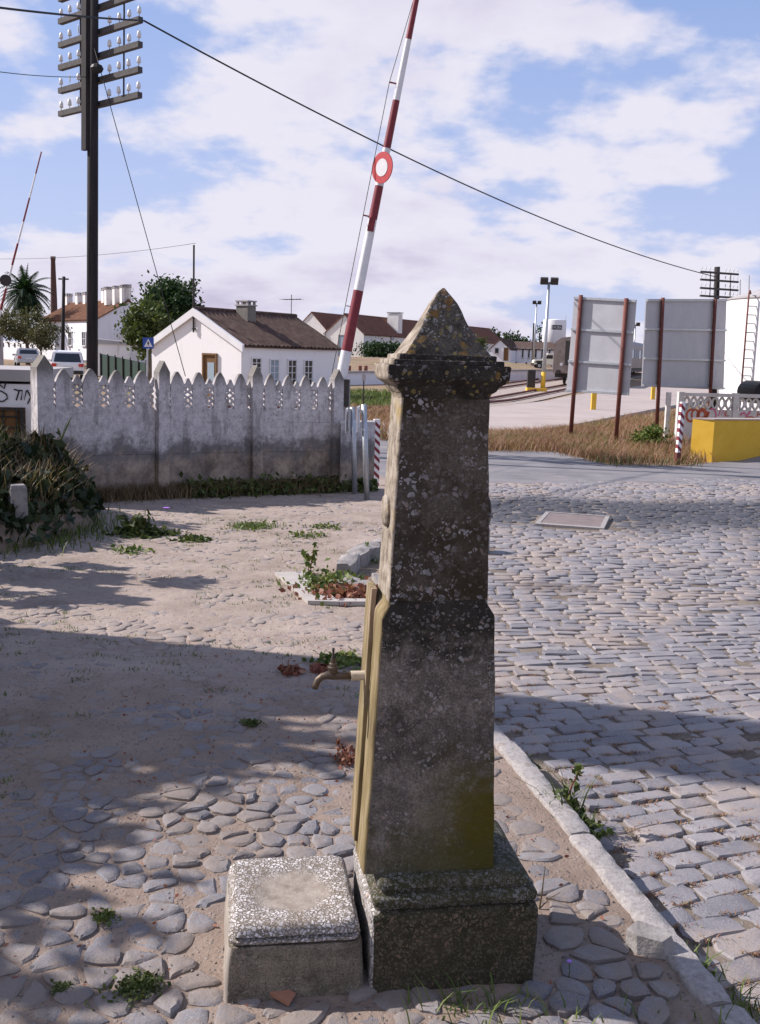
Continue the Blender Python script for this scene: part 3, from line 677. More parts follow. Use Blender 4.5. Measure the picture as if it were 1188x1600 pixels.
worn_block('edging_stone', (-0.06, 7.15, 0), (-0.28, 7.42, 0), 0.13, 0.13, zg(0, 7.3) - 0.05, m_oldstone, pit, 0.03, 37, 5)
worn_block('edging_stone', (0.10, 7.3, 0), (0.02, 7.75, 0), 0.16, 0.10, zg(0, 7.3) - 0.05, m_oldstone, pit, 0.03, 39, 5)

# loose stone by the kerb
ls = MB(); c = G(1036, 1484)
pts = [(-.062, -.038), (-.02, -.052), (.055, -.03), (.066, .02), (.02, .045), (-.055, .03)]
ls.add([Vector((a, b, 0)) for a, b in pts] + [Vector((a * 0.86 - 0.004, b * 0.78, 0.046 + 0.010 * (a < 0))) for a, b in pts],
       [(5, 4, 3, 2, 1, 0), (6, 7, 8, 9, 10, 11)] + [(i, (i + 1) % 6, 6 + (i + 1) % 6, 6 + i) for i in range(6)])
o = ls.build('loose_stone', m_oldstone, None, loc=(c.x - 0.03, c.y, zg(c.x, c.y) + 0.004)); o.rotation_euler = (0.12, -0.1, -0.7)
tag(o, 'broken angular granite block lying against the kerb', 'stone')

# manhole plate in the road
mp = thing('manhole', 'rectangular rusty metal cover set in a pale cement frame in the cobbled road', 'manhole cover', (2.24, 11.7, road_z(2.24, 11.7)), -0.28)
for (cx_, cy_, sx_, sy2) in ((0, -0.46, 0.76, 0.09), (0, 0.45, 0.76, 0.05), (-0.355, 0, 0.05, 0.828), (0.355, 0, 0.05, 0.828)):
    MB().box((cx_, cy_, 0.008), (sx_, sy2, 0.06)).build('frame', m_kerb, mp)
MB().box((0, 0.0, 0.008), (0.655, 0.826, 0.05)).build('cover', m_plate, mp)

# ------------------------------------------------------------------ the fountain
TH = math.radians(8.5)
fountain = thing('fountain', 'tall weathered stone drinking fountain with pyramid top and brass tap', 'fountain', (0.194, 2.597, 0), TH)
def loft(secs, nside=7, rc=0.008, disp=0.0015, seed=0, left_mat=None, close=True, dscale=14):
    """secs: (z, hx, hy, cx, cy) -> rounded-rectangle loft"""
    mb = MB(); rings = []
    for (z, hx, hy, cx_, cy_) in secs:
        r = min(rc, hx * 0.45, hy * 0.45); pts = []
        corners = [(hx, -hy, -90), (hx, hy, 0), (-hx, hy, 90), (-hx, -hy, 180)]
        for ci, (a, b, a0) in enumerate(corners):
            ox, oy = a - math.copysign(r, a), b - math.copysign(r, b)
            for q in range(4):
                an = math.radians(a0 + 30 * q); pts.append((ox + r * math.cos(an), oy + r * math.sin(an)))
            nx_, ny_, _ = corners[(ci + 1) % 4]
            ex, ey = nx_ - (math.copysign(r, nx_) if ci in (1, 3) else 0), ny_ - (math.copysign(r, ny_) if ci in (0, 2) else 0)
            p_last = pts[-1]
            for q in range(1, nside):
                u_ = q / nside; pts.append((p_last[0] + (ex - p_last[0]) * u_, p_last[1] + (ey - p_last[1]) * u_))
        ring = []
        for (a, b) in pts:
            p = Vector((a + cx_, b + cy_, z))
            d = mnoise.noise_vector(p * dscale + Vector((seed, seed * 2, 0))) * disp + mnoise.noise_vector(p * dscale * 3.7) * disp * 0.5
            if z <= 0.0: d.z = 0
            ring.append(p + d)
        rings.append(ring)
    k = len(rings[0]); vs = [p for r in rings for p in r]; fs = []; mi = []
    for i in range(len(rings) - 1):
        for q in range(k):
            fs.append((i * k + q, i * k + (q + 1) % k, (i + 1) * k + (q + 1) % k, (i + 1) * k + q))
            mx = (vs[fs[-1][0]].x + vs[fs[-1][1]].x) / 2 - secs[i][3]
            mi.append(1 if (left_mat and mx < -secs[i][1] * 0.96) else 0)
    if close:
        fs.append(tuple(range(k))[::-1]); mi.append(0)
        fs.append(tuple((len(rings) - 1) * k + q for q in range(k))); mi.append(0)
    mb.v = [tuple(v) for v in vs]; mb.f = fs; mb.mi = mi
    return mb
def dense(keys, n):
    """interpolate key sections"""
    out = []
    for a, b in zip(keys, keys[1:]):
        m_ = max(1, int(round((b[0] - a[0]) / n)))
        for i in range(m_): out.append(tuple(a[q] + (b[q] - a[q]) * i / m_ for q in range(5)))
    out.append(keys[-1]); return out
SX, SY = -0.064, -0.026
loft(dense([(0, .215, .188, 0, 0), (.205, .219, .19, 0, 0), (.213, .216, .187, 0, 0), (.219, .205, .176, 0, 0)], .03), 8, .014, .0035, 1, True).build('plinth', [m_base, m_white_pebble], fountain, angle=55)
loft(dense([(.218, .200, .171, 0, 0), (.229, .199, .170, 0, 0), (.233, .212, .184, 0, 0), (.248, .214, .186, 0, 0), (.256, .208, .180, 0, 0), (.260, .192, .164, 0, 0), (.269, .191, .163, 0, 0), (.273, .200, .172, 0, 0),
            (.284, .196, .168, -.004, 0), (.297, .178, .160, -.014, 0), (.301, .15, .13, -.02, 0)], .006), 8, .014, .0022, 2).build('plinth_moulding', [m_bead], fountain, angle=55)
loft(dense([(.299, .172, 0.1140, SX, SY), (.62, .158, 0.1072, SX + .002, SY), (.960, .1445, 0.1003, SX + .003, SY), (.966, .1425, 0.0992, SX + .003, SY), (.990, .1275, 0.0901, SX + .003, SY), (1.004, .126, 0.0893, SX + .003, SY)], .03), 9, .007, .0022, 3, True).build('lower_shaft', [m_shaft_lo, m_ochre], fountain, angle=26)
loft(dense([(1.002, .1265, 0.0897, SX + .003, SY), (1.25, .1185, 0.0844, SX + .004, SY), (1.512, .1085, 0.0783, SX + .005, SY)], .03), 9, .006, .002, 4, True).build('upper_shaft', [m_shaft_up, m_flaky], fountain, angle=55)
cx = SX + .005
loft(dense([(1.500, .110, 0.0790, cx, SY), (1.512, .114, 0.0821, cx, SY), (1.520, .124, 0.0889, cx, SY), (1.532, .129, 0.0927, cx, SY), (1.541, .144, 0.1041, cx, SY), (1.547, .150, 0.1087, cx, SY), (1.575, .1525, 0.1102, cx, SY), (1.580, .150, 0.1087, cx, SY)], .006), 10, .006, .003, 5, True, dscale=22).build('cornice', [m_cornice, m_flaky], fountain, angle=60)
loft([(1.578, .137, 0.0996, cx, SY), (1.590, .136, 0.0988, cx, SY), (1.592, .134, 0.0973, cx, SY)], 10, .005, .0025, 6, True, dscale=22).build('cornice_step', [m_cornice, m_flaky], fountain, angle=60)
loft([(1.591, .122, 0.0889, cx, SY), (1.603, .121, 0.0882, cx, SY), (1.605, .119, 0.0866, cx, SY)], 10, .005, .0025, 7, True, dscale=22).build('cornice_step', [m_cornice, m_flaky], fountain, angle=60)
pz = []
for i in range(19):
    u_ = (i / 18) ** .85; wd = 0.108 * (1 - u_) * (1 - 0.10 * math.sin(math.pi * u_)) + 0.0105 * math.sqrt(max(0, 1 - u_ ** 8)) * u_
    pz.append((1.604 + 0.164 * u_, max(wd, .0025), max(wd * .74, .0025), cx, SY))
loft(pz, 7, .006, .0028, 8, True, dscale=26).build('pyramid_cap', [m_pyr, m_flaky], fountain, angle=60)
# round bosses on the sides and front of the upper shaft
for (ox, oy, rx_) in ((-.1175, 0.0, 'x-'), (.124, 0.0, 'x+'), (0.0, -.083, 'y-')):
    mb = MB().lathe([(.041, 0), (.041, .009), (.036, .014), (.026, .0155), (.001, .016)], 28) if 'x' in rx_ else MB().lathe([(.056, -.006), (.056, .001), (.050, .0035), (.001, .004)], 28)
    bz = 1.215
    o = mb.build('boss', m_flaky if rx_ == 'x-' else m_shaft_up, fountain, angle=40)
    o.location = (SX + .004 + ox + (0.0 if 'y' not in rx_ else 0), SY + oy, bz)
    o.rotation_euler = (math.radians(90), 0, 0) if rx_ == 'y-' else (0, math.radians(-90 if rx_ == 'x-' else 90), 0)
# raised slab on the tap side
sl_ = MB(); z0, z1 = 0.33, 1.012
def lx(z): return SX - (.172 - (z - .299) / .656 * .0275)
sec = []
for z in np.linspace(z0, z1, 12): sec.append((float(z), .007, .046, lx(float(z)) - .002, SY + .052))
loft(sec, 5, .004, .0015, 9).build('side_slab', m_ochre, fountain, angle=50)
# tap
tp = bpy.data.objects.new('tap', None); COL.objects.link(tp)
tp.parent = fountain; tp.location = (lx(0.775) - .010, SY + .03, 0.776)
MB().tube([(0.01, 0, 0), (-0.034, 0, 0)], [.0125, .0125], 14).build('pipe_sleeve', m_pipe, tp, angle=40)
MB().tube([(-0.028, 0, 0), (-0.060, 0, 0), (-0.078, 0, .001), (-0.094, 0, .002), (-0.108, 0, -.001), (-0.119, 0, -.010), (-0.125, 0, -.024), (-0.1265, 0, -.033)],
          [.0095, .0098, .0115, .0105, .0095, .0092, .0085, .0088], 14).build('spout', m_brass, tp, smooth=True)
MB().lathe([(.0115, 0.004), (.0125, .012), (.0125, .019), (.0145, .020), (.0145, .025), (.0115, .027), (.0105, .034), (.0075, .036), (.0072, .046)], 16, (-.081, 0, 0)).build('valve_body', m_brass, tp, angle=40)
MB().lathe([(.0052, .045), (.0052, .052), (.0034, .056), (.0034, .074), (.0028, .075)], 10, (-.081, 0, 0)).build('spindle', m_iron, tp, angle=40)

# trough block beside the plinth
tr = thing('trough', 'low square stone trough block with white pebble top standing under the tap', 'trough', (0.194, 2.597, 0), TH)
TX = -0.405
loft(dense([(0, .178, .196, TX, .006), (.132, .169, .188, TX, .006), (.140, .166, .185, TX, .006)], .02), 8, .016, .0035, 11, True).build('block', [m_trough_side, m_basin], tr, angle=55)
secs = [(.136, .150, .169, TX, .006), (.143, .149, .168, TX, .006), (.146, .164, .183, TX, .006), (.154, .166, .185, TX, .006), (.157, .151, .170, TX, .006), (.163, .151, .170, TX, .006), (.166, .164, .183, TX, .006), (.181, .161, .180, TX, .006), (.190, .153, .172, TX, .006)]
for u_ in (.97, .90, .82): secs.append((.1925, .153 * u_, .172 * u_, TX, .006))
secs += [(.1925 - .0075 * ss(0, .6, 1 - u_), .153 * u_ * .82, .172 * u_ * .82, TX, .006) for u_ in (.9, .8, .7, .6, .5, .4, .3, .2, .1, .03)]
mb = loft(secs, 8, .028, .0022, 12, close=False); k_ = len(mb.v) // len(secs); mb.f.append(tuple((len(secs) - 1) * k_ + q for q in range(k_))); mb.mi.append(0)
mb.build('moulded_top', m_worn, tr, angle=60)
o = MB().prism([Vector((-.03, -.016, 0)), Vector((.035, -.02, 0)), Vector((.03, .014, 0)), Vector((-.02, .018, 0))], (0.004, 0, 0.012)).build('tile_chip', m_chip, None, loc=G(440, 1563) + Vector((0, 0, .014)))
o.rotation_euler = (.2, .1, -.5); tag(o, 'small broken red tile chip on the ground before the trough', 'tile chip')

# ------------------------------------------------------------------ precast fence wall
def Zr(v, z): return Vector((v.x, v.y, z))
fp = [P(69, 770, 12.0), P(252, 770, 13.0), P(399, 770, 13.85), P(523, 770, 14.5)]
fp = [Vector((p.x, p.y, zg(p.x, p.y))) for p in fp]
FO = fp[0].copy()
fence = thing('fence_wall', 'stained precast concrete fence wall topped by a row of pointed pickets', 'fence', FO)
def picket_outline(wd, h, base):
    return [(-wd / 2, base), (wd / 2, base), (wd / 2 * 1.0, h * 0.66), (wd / 2 * 0.95, h * 0.77), (wd * 0.33, h * 0.88), (wd * 0.10, h * 0.985), (0, h), (-wd * 0.10, h * 0.985), (-wd * 0.33, h * 0.88), (-wd / 2 * 0.95, h * 0.77), (-wd / 2, h * 0.66)]
for i in range(4):
    a = fp[i] - FO; h = 1.735 - 0.01 * i
    t_ = ((fp[min(i + 1, 3)] - fp[max(i - 1, 0)])); rz = math.atan2(t_.y, t_.x)
    po = bpy.data.objects.new('post', None); wd = 0.20 if i == 0 else 0.155
    mb = MB(); R3 = Matrix.Rotation(rz, 3, 'Z')
    mb.box((0, 0, h / 2 - 0.2), (wd, wd, h + 0.12), top=0.97)
    zt = h - 0.14
    mb.add([Vector((sx_ * wd * .485, sy2 * wd * .485, zt)) for sx_, sy2 in ((-1, -1), (1, -1), (1, 1), (-1, 1))] + [Vector((-.004, -wd * .48, h)), Vector((.004, wd * .48, h))],
           [(0, 1, 4), (2, 3, 5), (1, 2, 5, 4), (3, 0, 4, 5), (3, 2, 1, 0)])
    o = mb.build('post', m_fence, fence, loc=a); o.rotation_euler = (random.uniform(-.01, .01), random.uniform(-.012, .012), rz)
    if i == 3: continue
    b_ = fp[i + 1] - fp[i]; L = math.hypot(b_.x, b_.y); rz = math.atan2(b_.y, b_.x); dz = b_.z
    x0, x1 = wd / 2 + .004, L - .082; W_ = x1 - x0
    for (z0, z1, th, yo) in ((-0.25, 0.5555, 0.05, 0.008), (0.555, 0.955, 0.058, 0.0)):     # stacked slabs with a joint between them
        o = MB().prism([Vector((x0, yo, z0)), Vector((x1, yo, z0 + dz)), Vector((x1, yo, z1 + dz)), Vector((x0, yo, z1))], (0, th, 0)).build('slab', m_fence, fence, loc=a)
        o.rotation_euler.z = rz
    n = 4; pw = W_ / n
    for k in range(n):
        xc = x0 + pw * (k + .5); hh = 0.635 + random.uniform(-.015, .015)
        out = picket_outline(pw * 0.62, hh, 0.0)
        o = MB().prism([Vector((px_, 0.003, pz_ + 0.957)) for px_, pz_ in out], (0, .055, 0)).build('picket', m_fence, fence, loc=a + Matrix.Rotation(rz, 3, 'Z') @ Vector((xc, 0, dz * xc / L)))
        o.rotation_euler.z = rz + random.uniform(-.01, .01)
    for k in range(n + 1):                                             # small pierced ornaments between the pickets
        xc = x0 + pw * k; mb = MB()
        half = pw * 0.20
        lo_, hi_ = (-half if k else 0.0), (half if k < n else 0.0)
        zs = [1.12, 1.195, 1.27, 1.345, 1.41]
        for q in range(4):
            zc_ = (zs[q] + zs[q + 1]) / 2; hz = (zs[q + 1] - zs[q]) / 2
            for sgn in (-1, 1):
                if (sgn < 0 and k == 0) or (sgn > 0 and k == n): continue
                for (dx0, dz0, dx1, dz1) in ((0.08, -hz, 0.95, 0.0), (0.95, 0.0, 0.08, hz)):
                    p0, p1 = Vector((sgn * half * dx0, .028, zc_ + dz0)), Vector((sgn * half * dx1, .028, zc_ + dz1))
                    mb.tube([p0, p1], .016, 5)
                if q % 2: mb.box((sgn * half * 0.5, .028, zc_), (half * 0.62, .02, hz * 0.9))
        if lo_ < hi_:
            mb.prism([Vector((lo_, .006, 1.405)), Vector((hi_, .006, 1.405)), Vector((hi_ * .8, .006, 1.44)), Vector((0.2 * hi_, .006, 1.515)), Vector((0.2 * lo_, .006, 1.515)), Vector((lo_ * .8, .006, 1.44))], (0, .045, 0))
            mb.prism([Vector((lo_, .006, 0.957)), Vector((hi_, .006, 0.957)), Vector((hi_, .006, 1.13)), Vector((lo_, .006, 1.13))], (0, .045, 0))
        o = mb.build('ornament', m_fence, fence, loc=a + Matrix.Rotation(rz, 3, 'Z') @ Vector((xc, 0, dz * xc / L))); o.rotation_euler.z = rz

# low concrete wall after the fence, striped post, two galvanised sign posts seen edge-on
lw0, lw1 = G(531, 768), G(584, 764)
lw = thing('low_wall', 'low plain grey concrete wall beside the end post of the picket fence', 'wall', lw0)
hgt = P(531, 662, lw0.y).z - lw0.z
b_ = lw1 - lw0
MB().prism([Vector((0, 0, -.1)), b_ + Vector((0, 0, -.1)), b_ + Vector((0, 0, hgt)), Vector((0, 0, hgt))], (-.02, .12, 0)).build('slab', m_fence, lw)
MB().prism([Vector((-.01, -.015, hgt + .002)), b_ + Vector((.0, -.015, hgt + .002)), b_ + Vector((.0, -.015, hgt + .03)), Vector((-.01, -.015, hgt + .03))], (-.02, .15, 0)).build('coping', m_precast, lw)

def striped(name, label, base, top, wd, n, parentgroup=None, slant=0.5, bare=0.0):
    t = thing(name, label, 'post', base); d = top - base; L = d.length; ex = d.normalized()
    yaw = 0.25; sx_ = Vector((math.cos(yaw), math.sin(yaw), 0)); sy2 = Vector((-sx_.y, sx_.x, 0)); h = wd / 2
    MB().prism([sx_ * -h + sy2 * -h, sx_ * h + sy2 * -h, sx_ * h + sy2 * h, sx_ * -h + sy2 * h], d).build('shaft', m_barwhite, t)
    hb = h + .0025
    for k in range(n):
        z0 = L * bare + L * (1 - bare) * (k + .08) / n; z1 = z0 + L * (1 - bare) * .46 / n; sl2 = wd * slant
        mb = MB(); crn = [sx_ * -hb + sy2 * -hb, sx_ * hb + sy2 * -hb, sx_ * hb + sy2 * hb, sx_ * -hb + sy2 * hb]; off = [sl2, -sl2, sl2, 3 * sl2]
        off = [sl2, -sl2, -sl2, sl2]
        lo_ = [c_ + ex * max(0, z0 + o_) for c_, o_ in zip(crn, off)]; hi_ = [c_ + ex * min(L, max(0.001, z1 + o_)) for c_, o_ in zip(crn, off)]
        mb.add(lo_ + hi_, [(3, 2, 1, 0), (4, 5, 6, 7), (0, 1, 5, 4), (1, 2, 6, 5), (2, 3, 7, 6), (3, 0, 4, 7)]).build('stripe', m_red, t)
    if bare: MB().prism([c_ for c_ in [sx_ * -hb + sy2 * -hb, sx_ * hb + sy2 * -hb, sx_ * hb + sy2 * hb, sx_ * -hb + sy2 * hb]], ex * (L * bare * .9)).build('rusty_foot', m_rust, t)
    return t
b0 = G(587, 758); striped('striped_post', 'square red and white striped post at the end of the low grey wall', b0, P(589, 655, b0.y), .085, 8)
b0 = G(1058, 726); striped('striped_post', 'thin leaning red and white striped post with rusty foot before the yellow wall', b0, P(1067, 628, b0.y), .085, 6, None, .55, .22)
for (bx, by, tx, ty, lab, dist, pl_w) in ((555, 772, 551, 636, 'galvanised sign post with its narrow plate edge-on, nearer the picket fence', -.05, .30), (574, 781, 569, 632, 'galvanised sign post with its pale plate edge-on, nearer the striped post', .03, .34)):
    b0 = G(bx, by); t1 = P(tx, ty, b0.y); t = thing('sign_post', lab, 'sign', b0)
    d = t1 - b0
    MB().tube([Vector((0, 0, -.05)), d], .036, 10).build('pole', m_galv, t, smooth=True)
    pd = Vector((0.09 if dist > 0 else .05, 1, 0)).normalized(); pe = Vector((pd.y, -pd.x, 0))
    c_ = d * 0.845 + pe * -.055
    for q in range(2 if dist < 0 else 1):
        cc = c_ + pe * (-.035 + .05 * q)
        MB().prism([cc - pd * pl_w / 2 + Vector((0, 0, -.16)), cc + pd * pl_w / 2 + Vector((0, 0, -.16)), cc + pd * pl_w / 2 + Vector((0, 0, .165)), cc - pd * pl_w / 2 + Vector((0, 0, .165))], pe * .012).build('plate', m_alu if q else m_barwhite, t)
    for q in (.74, .93): MB().box(d * q + pe * -.03, (.11, .05, .035), math.atan2(pe.y, pe.x)).build('bracket', m_galv, t)

# ------------------------------------------------------------------ level crossing barriers
def barrier(name, label, pts_px, dist, r_, disc_at, disc_r, bands, wire=True, base_drop=0.0):
    a, b = P(*pts_px[0], dist), P(*pts_px[1], dist); base = Vector((a.x, a.y, zg(a.x, a.y)))
    t = thing(name, label, 'barrier', base); a -= base; b -= base; ax = (b - a); L = ax.length; ax /= L
    side = ax.cross(Vector((0, 1, 0))).normalized()
    prev = 0.0
    for (u1, red) in bands:
        q0, q1 = a + ax * L * prev, a + ax * L * u1
        rr0, rr1 = r_ * (1 - .55 * prev), r_ * (1 - .55 * u1)
        MB().tube([q0, q1], [rr0, rr1], 12).build('red_band' if red else 'white_band', m_red if red else m_barwhite, t, angle=40); prev = u1
    # counterweight box and pedestal
    MB().box(a + Vector((0, .02, -.28)), (.34, .30, .55)).build('counterweight', m_iron, t)
    MB().box(Vector((a.x, a.y + .3, a.z * .45)), (.36, .30, a.z * .9 + .3)).build('pedestal', m_grey, t)
    if disc_at:
        c_ = a + ax * L * disc_at + Vector((0, -r_ * 1.3, 0))
        yaw = Matrix.Rotation(math.radians(-48), 3, 'Z')
        nrm = yaw @ Vector((0, -1, 0))
        d = MB().tube([c_, c_ + nrm * .02], disc_r, 28).build('disc', m_signred, t)
        MB().tube([c_ + nrm * .021, c_ + nrm * .027], disc_r * .56, 28).build('disc_centre', m_signgrey, d)
        MB().box(a + ax * L * .405 + Vector((0, -.02, 0)), (.13, .16, .26), R=Matrix.Rotation(.17, 3, 'Y')).build('lamp_box', m_red, t)
    if wire:
        w0 = []
        for u_ in (.005, .19, .425, .76, .995):
            q = a + ax * L * u_
            tip = q - side * (-1) * 0 + side * (.20 if u_ not in (.995,) else .03) * (-1 if side.x > 0 else 1)
            if 0.1 < u_ < .9: MB().tube([q, tip], .016, 6).build('strut', m_barwhite if u_ < .3 else m_red, t)
            w0.append(tip)
        MB().tube(w0, .008, 5).build('tension_wire', m_iron, t)
    return t
barrier('crossing_barrier', 'raised red and white level crossing arm with a round red disc', ((533, 592), (655, -22)), 21.0, .115, .548, .30,
        [(.075, 0), (.235, 1), (.385, 0), (.42, 0), (.505, 1), (.60, 0), (.72, 1), (.87, 0), (1.0, 1)])
barrier('crossing_barrier', 'thin distant raised crossing arm with a dark disc near the palm', ((-8, 520), (65, 237)), 44.0, .058, None, .3,
        [(.13, 0), (.25, 1), (.38, 0), (.50, 1), (.62, 0), (.75, 1), (.88, 0), (1.0, 1)], False)
bt = [o for o in COL.objects if o.name.startswith('crossing_barrier')][-1]
c_ = P(9, 438, 43.9) - bt.location
MB().tube([c_, c_ + Vector((0.01, -.03, 0))], .24, 24).build('disc', m_iron, bt)

# ------------------------------------------------------------------ telegraph poles and wires
def insulator_mesh():
    return MB().lathe([(.012, -.08), (.012, .03), (.052, .032), (.058, .07), (.054, .13), (.036, .185), (.012, .205)], 10)
INS = None
def tele_pole(name, label, base, top, r_, arms, yaw, armL, ins_n, two_tone=False, armsize=.085):
    global INS
    t = thing(name, label, 'telegraph pole', base); d = top - base
    MB().tube([Vector((0, 0, -.2)), d], [r_ * 1.08, r_ * .92], 14).build('pole', m_wood, t, smooth=True)
    R3 = Matrix.Rotation(yaw, 3, 'Z'); ax = R3 @ Vector((1, 0, 0)); fr = R3 @ Vector((0, -1, 0))
    if INS is None:
        o_ = insulator_mesh().build('insulator', m_porc, t, smooth=True); INS = o_.data; bpy.data.objects.remove(o_)
    for k, u_ in enumerate(arms):
        c_ = d * u_ + fr * (r_ + armsize * .4) * (-1 if two_tone else 1)
        arm = MB().box(c_ - ax * .05 * two_tone, (armL, armsize, armsize), yaw).build('crossarm', m_arm, t)
        for s_ in (-1, 1):
            for q in range(ins_n):
                off = -.05 * two_tone + s_ * (armL / 2 - .05 - q * (armL / 2 - .05 - r_ * 1.25) / (ins_n - .25))
                o = bpy.data.objects.new('insulator', INS); COL.objects.link(o); o.parent = arm
                if two_tone: o.scale = (.82, .82, .85)
                if not two_tone: o.scale = (.42, .42, .7)
                elif random.random() < .07: o.scale = (.3, .3, 1)
                o.location = c_ + ax * off + Vector((0, 0, armsize / 2 + .055)); o.rotation_euler = (random.uniform(-.05, .05), random.uniform(-.06, .06), 0)
    for s_ in (-1, 1):
        fs_ = -1 if two_tone else 1; p0 = d * arms[-1] + fr * (r_ + .10) * fs_ + ax * s_ * armL * .27; p1 = d * arms[0] + fr * (r_ + .10) * fs_ + ax * s_ * armL * .27
        MB().tube([p0 - Vector((0, 0, .06)), p1 + Vector((0, 0, .35 if two_tone else .05))], .02, 6).build('strap', m_iron, t)
    return t, d, ax, fr
D1 = 24.0
pb = P(143, 640, D1); pb.z = zg(pb.x, pb.y); ptop = P(146, -46, D1); yaw1 = -0.72
def ufor(py, base, top, px, dist): return (P(px, py, dist).z - base.z) / (top.z - base.z)
arms = [ufor(q, pb, ptop, 140, D1) for q in (-28, 9, 48, 85, 123, 161)][::1]
pole1, d1, ax1, fr1 = tele_pole('telegraph_pole', 'tall dark telegraph pole with stacked crossarms of white insulators', pb, ptop, .125, arms, yaw1, 3.15, 4, True, .12)
sp0, sp1 = d1 * ufor(236, pb, ptop, 140, D1), d1 * 1.0
R3 = Matrix.Rotation(yaw1, 3, 'Z'); q_ = [R3 @ Vector((a, b, 0)) for a, b in ((-.15, -.20), (.03, -.20), (.03, -.10), (-.15, -.10))]
MB().prism([sp0 + q for q in q_], sp1 - sp0).build('splint', m_wood, pole1)
MB().lathe([(.05, -.1), (.12, -.06), (.15, 0), (.11, .07), (.04, .1)], 10, d1 * arms[4] + fr1 * .12 + ax1 * .34 + Vector((0, 0, .14))).build('cable_coil', m_black, pole1)
D2 = 47.0
qb = P(1116, 640, D2); qb.z = zg(qb.x, qb.y); qtop = P(1121, 417, D2)
pole2, d2, ax2, fr2 = tele_pole('telegraph_pole', 'far telegraph pole with four crossarms rising behind the large billboard', qb, qtop, .13, [ufor(q, qb, qtop, 1119, D2) for q in (427, 439, 452, 464)], .42, 2.15, 4, False, .085)
def cable(name, label, p0, p1, sag, r_, n=40):
    pts = []
    for i in range(n + 1):
        u_ = i / n; p = p0.lerp(p1, u_); p.z -= sag * 4 * u_ * (1 - u_); pts.append(p)
    return tag(MB().tube(pts, r_, 6, True).build(name, m_black, None, smooth=True), label, 'cable')
ca = pb + d1 * arms[2] + ax1 * 1.52 - fr1 * .26
cb = qb + d2 * ufor(434, qb, qtop, 1119, D2) - ax2 * .1 + fr2 * .2
cable('overhead_cable', 'thick black cable sagging between the two telegraph poles', ca, cb, .62, .019, 60)
cz = pb + d1 * arms[2] + fr1 * .3 + Vector((0, 0, .5))
cable('overhead_cable', 'thick black cable running from the tall pole out past the top left corner', P(-160, -10, 15), ca, .05, .02, 20)
cable('overhead_cable', 'thin cable meeting the tall pole below the thick one', P(-120, 92, 16), pb + d1 * arms[4] + fr1 * .2, .08, .008, 20)
ge = P(290, 588, 23.0)
cable('guy_wire', 'thin slanting guy wire running down from the tall telegraph pole', pb + d1 * arms[2] + fr1 * .1, ge, 0, .009, 4)
cable('overhead_cable', 'thin faint line passing behind the brick stack and the house pole', P(-60, 403, 60), P(306, 380, 50.2), .3, .010, 20)

# ------------------------------------------------------------------ buildings
def tiled_slope(mb, e0, e1, r0_, r1_, pitch=.30, th=.10, bumpy=True):
    """ribbed clay roof slope: e0-e1 eave, r0-r1 ridge"""
    e0, e1, r0_, r1_ = map(Vector, (e0, e1, r0_, r1_)); L = (e1 - e0).length; n = max(6, int(L / pitch)) * 2
    nrm = (e1 - e0).cross(r0_ - e0).normalized()
    if nrm.z < 0: nrm = -nrm
    rows = max(3, int((r0_ - e0).length / .45)); vs = []; fs = []
    for j in range(rows + 1):
        for i in range(n + 1):
            p = e0.lerp(e1, i / n).lerp(r0_.lerp(r1_, i / n), j / rows)
            vs.append(p + nrm * (.07 * (i % 2) + random.uniform(-.012, .012)))
    for j in range(rows):
        for i in range(n): a = j * (n + 1) + i; fs.append((a, a + 1, a + n + 2, a + n + 1))
    mb.add(vs, fs); mb.prism([e0 - nrm * th, e1 - nrm * th, r1_ - nrm * th, r0_ - nrm * th], nrm * (th * .8))
    return mb
def gable_house(t, w_, L, zb, eave, ridge, wall_m, roof_m, over=.18, verge=0.12):
    """local frame: gable front on y=0 from x=-w/2..w/2, house runs to y=L"""
    h = w_ / 2
    mb = MB(); mb.prism([Vector((-h, 0, zb)), Vector((h, 0, zb)), Vector((h, 0, eave)), Vector((0, 0, ridge)), Vector((-h, 0, eave))], (0, L, 0)).build('wall', wall_m, t)
    k = (ridge - eave) / h; z_o = eave - over * k
    rf = MB()
    for s_ in (-1, 1):
        tiled_slope(rf, (s_ * (h + over), -verge, z_o + .13), (s_ * (h + over), L + verge, z_o + .13), (0, -verge, ridge + .13), (0, L + verge, ridge + .13))
    rf.tube([(0, -verge, ridge + .16), (0, L + verge, ridge + .16)], .11, 8)
    return rf.build('roof', roof_m, t)
def window(t, c, wd, h, rz, bars=(2, 3), frame=m_white, pane=m_glass, depth=.06):
    R3 = Matrix.Rotation(rz, 3, 'Z'); c = Vector(c)
    o = MB().box((0, .02, 0), (wd, .05, h)).build('window', pane, t, loc=c); o.rotation_euler.z = rz
    mb = MB(); b = .06
    for x in (-wd / 2, wd / 2): mb.box((x, -.03, 0), (b, .07, h + b))
    for z in (-h / 2, h / 2): mb.box((0, -.028, z), (wd - b, .066, b))
    for i in range(1, bars[0]): mb.box((-wd / 2 + wd * i / bars[0], -.022, 0), (.035, .05, h - b))
    for i in range(1, bars[1]): mb.box((0, -.018, -h / 2 + h * i / bars[1]), (wd - b, .04, .03))
    mb.build('frame', frame, o)
    MB().box((0, -.06, -h / 2 - .07), (wd + .16, .12, .05)).build('sill', m_grey, o)
    return o
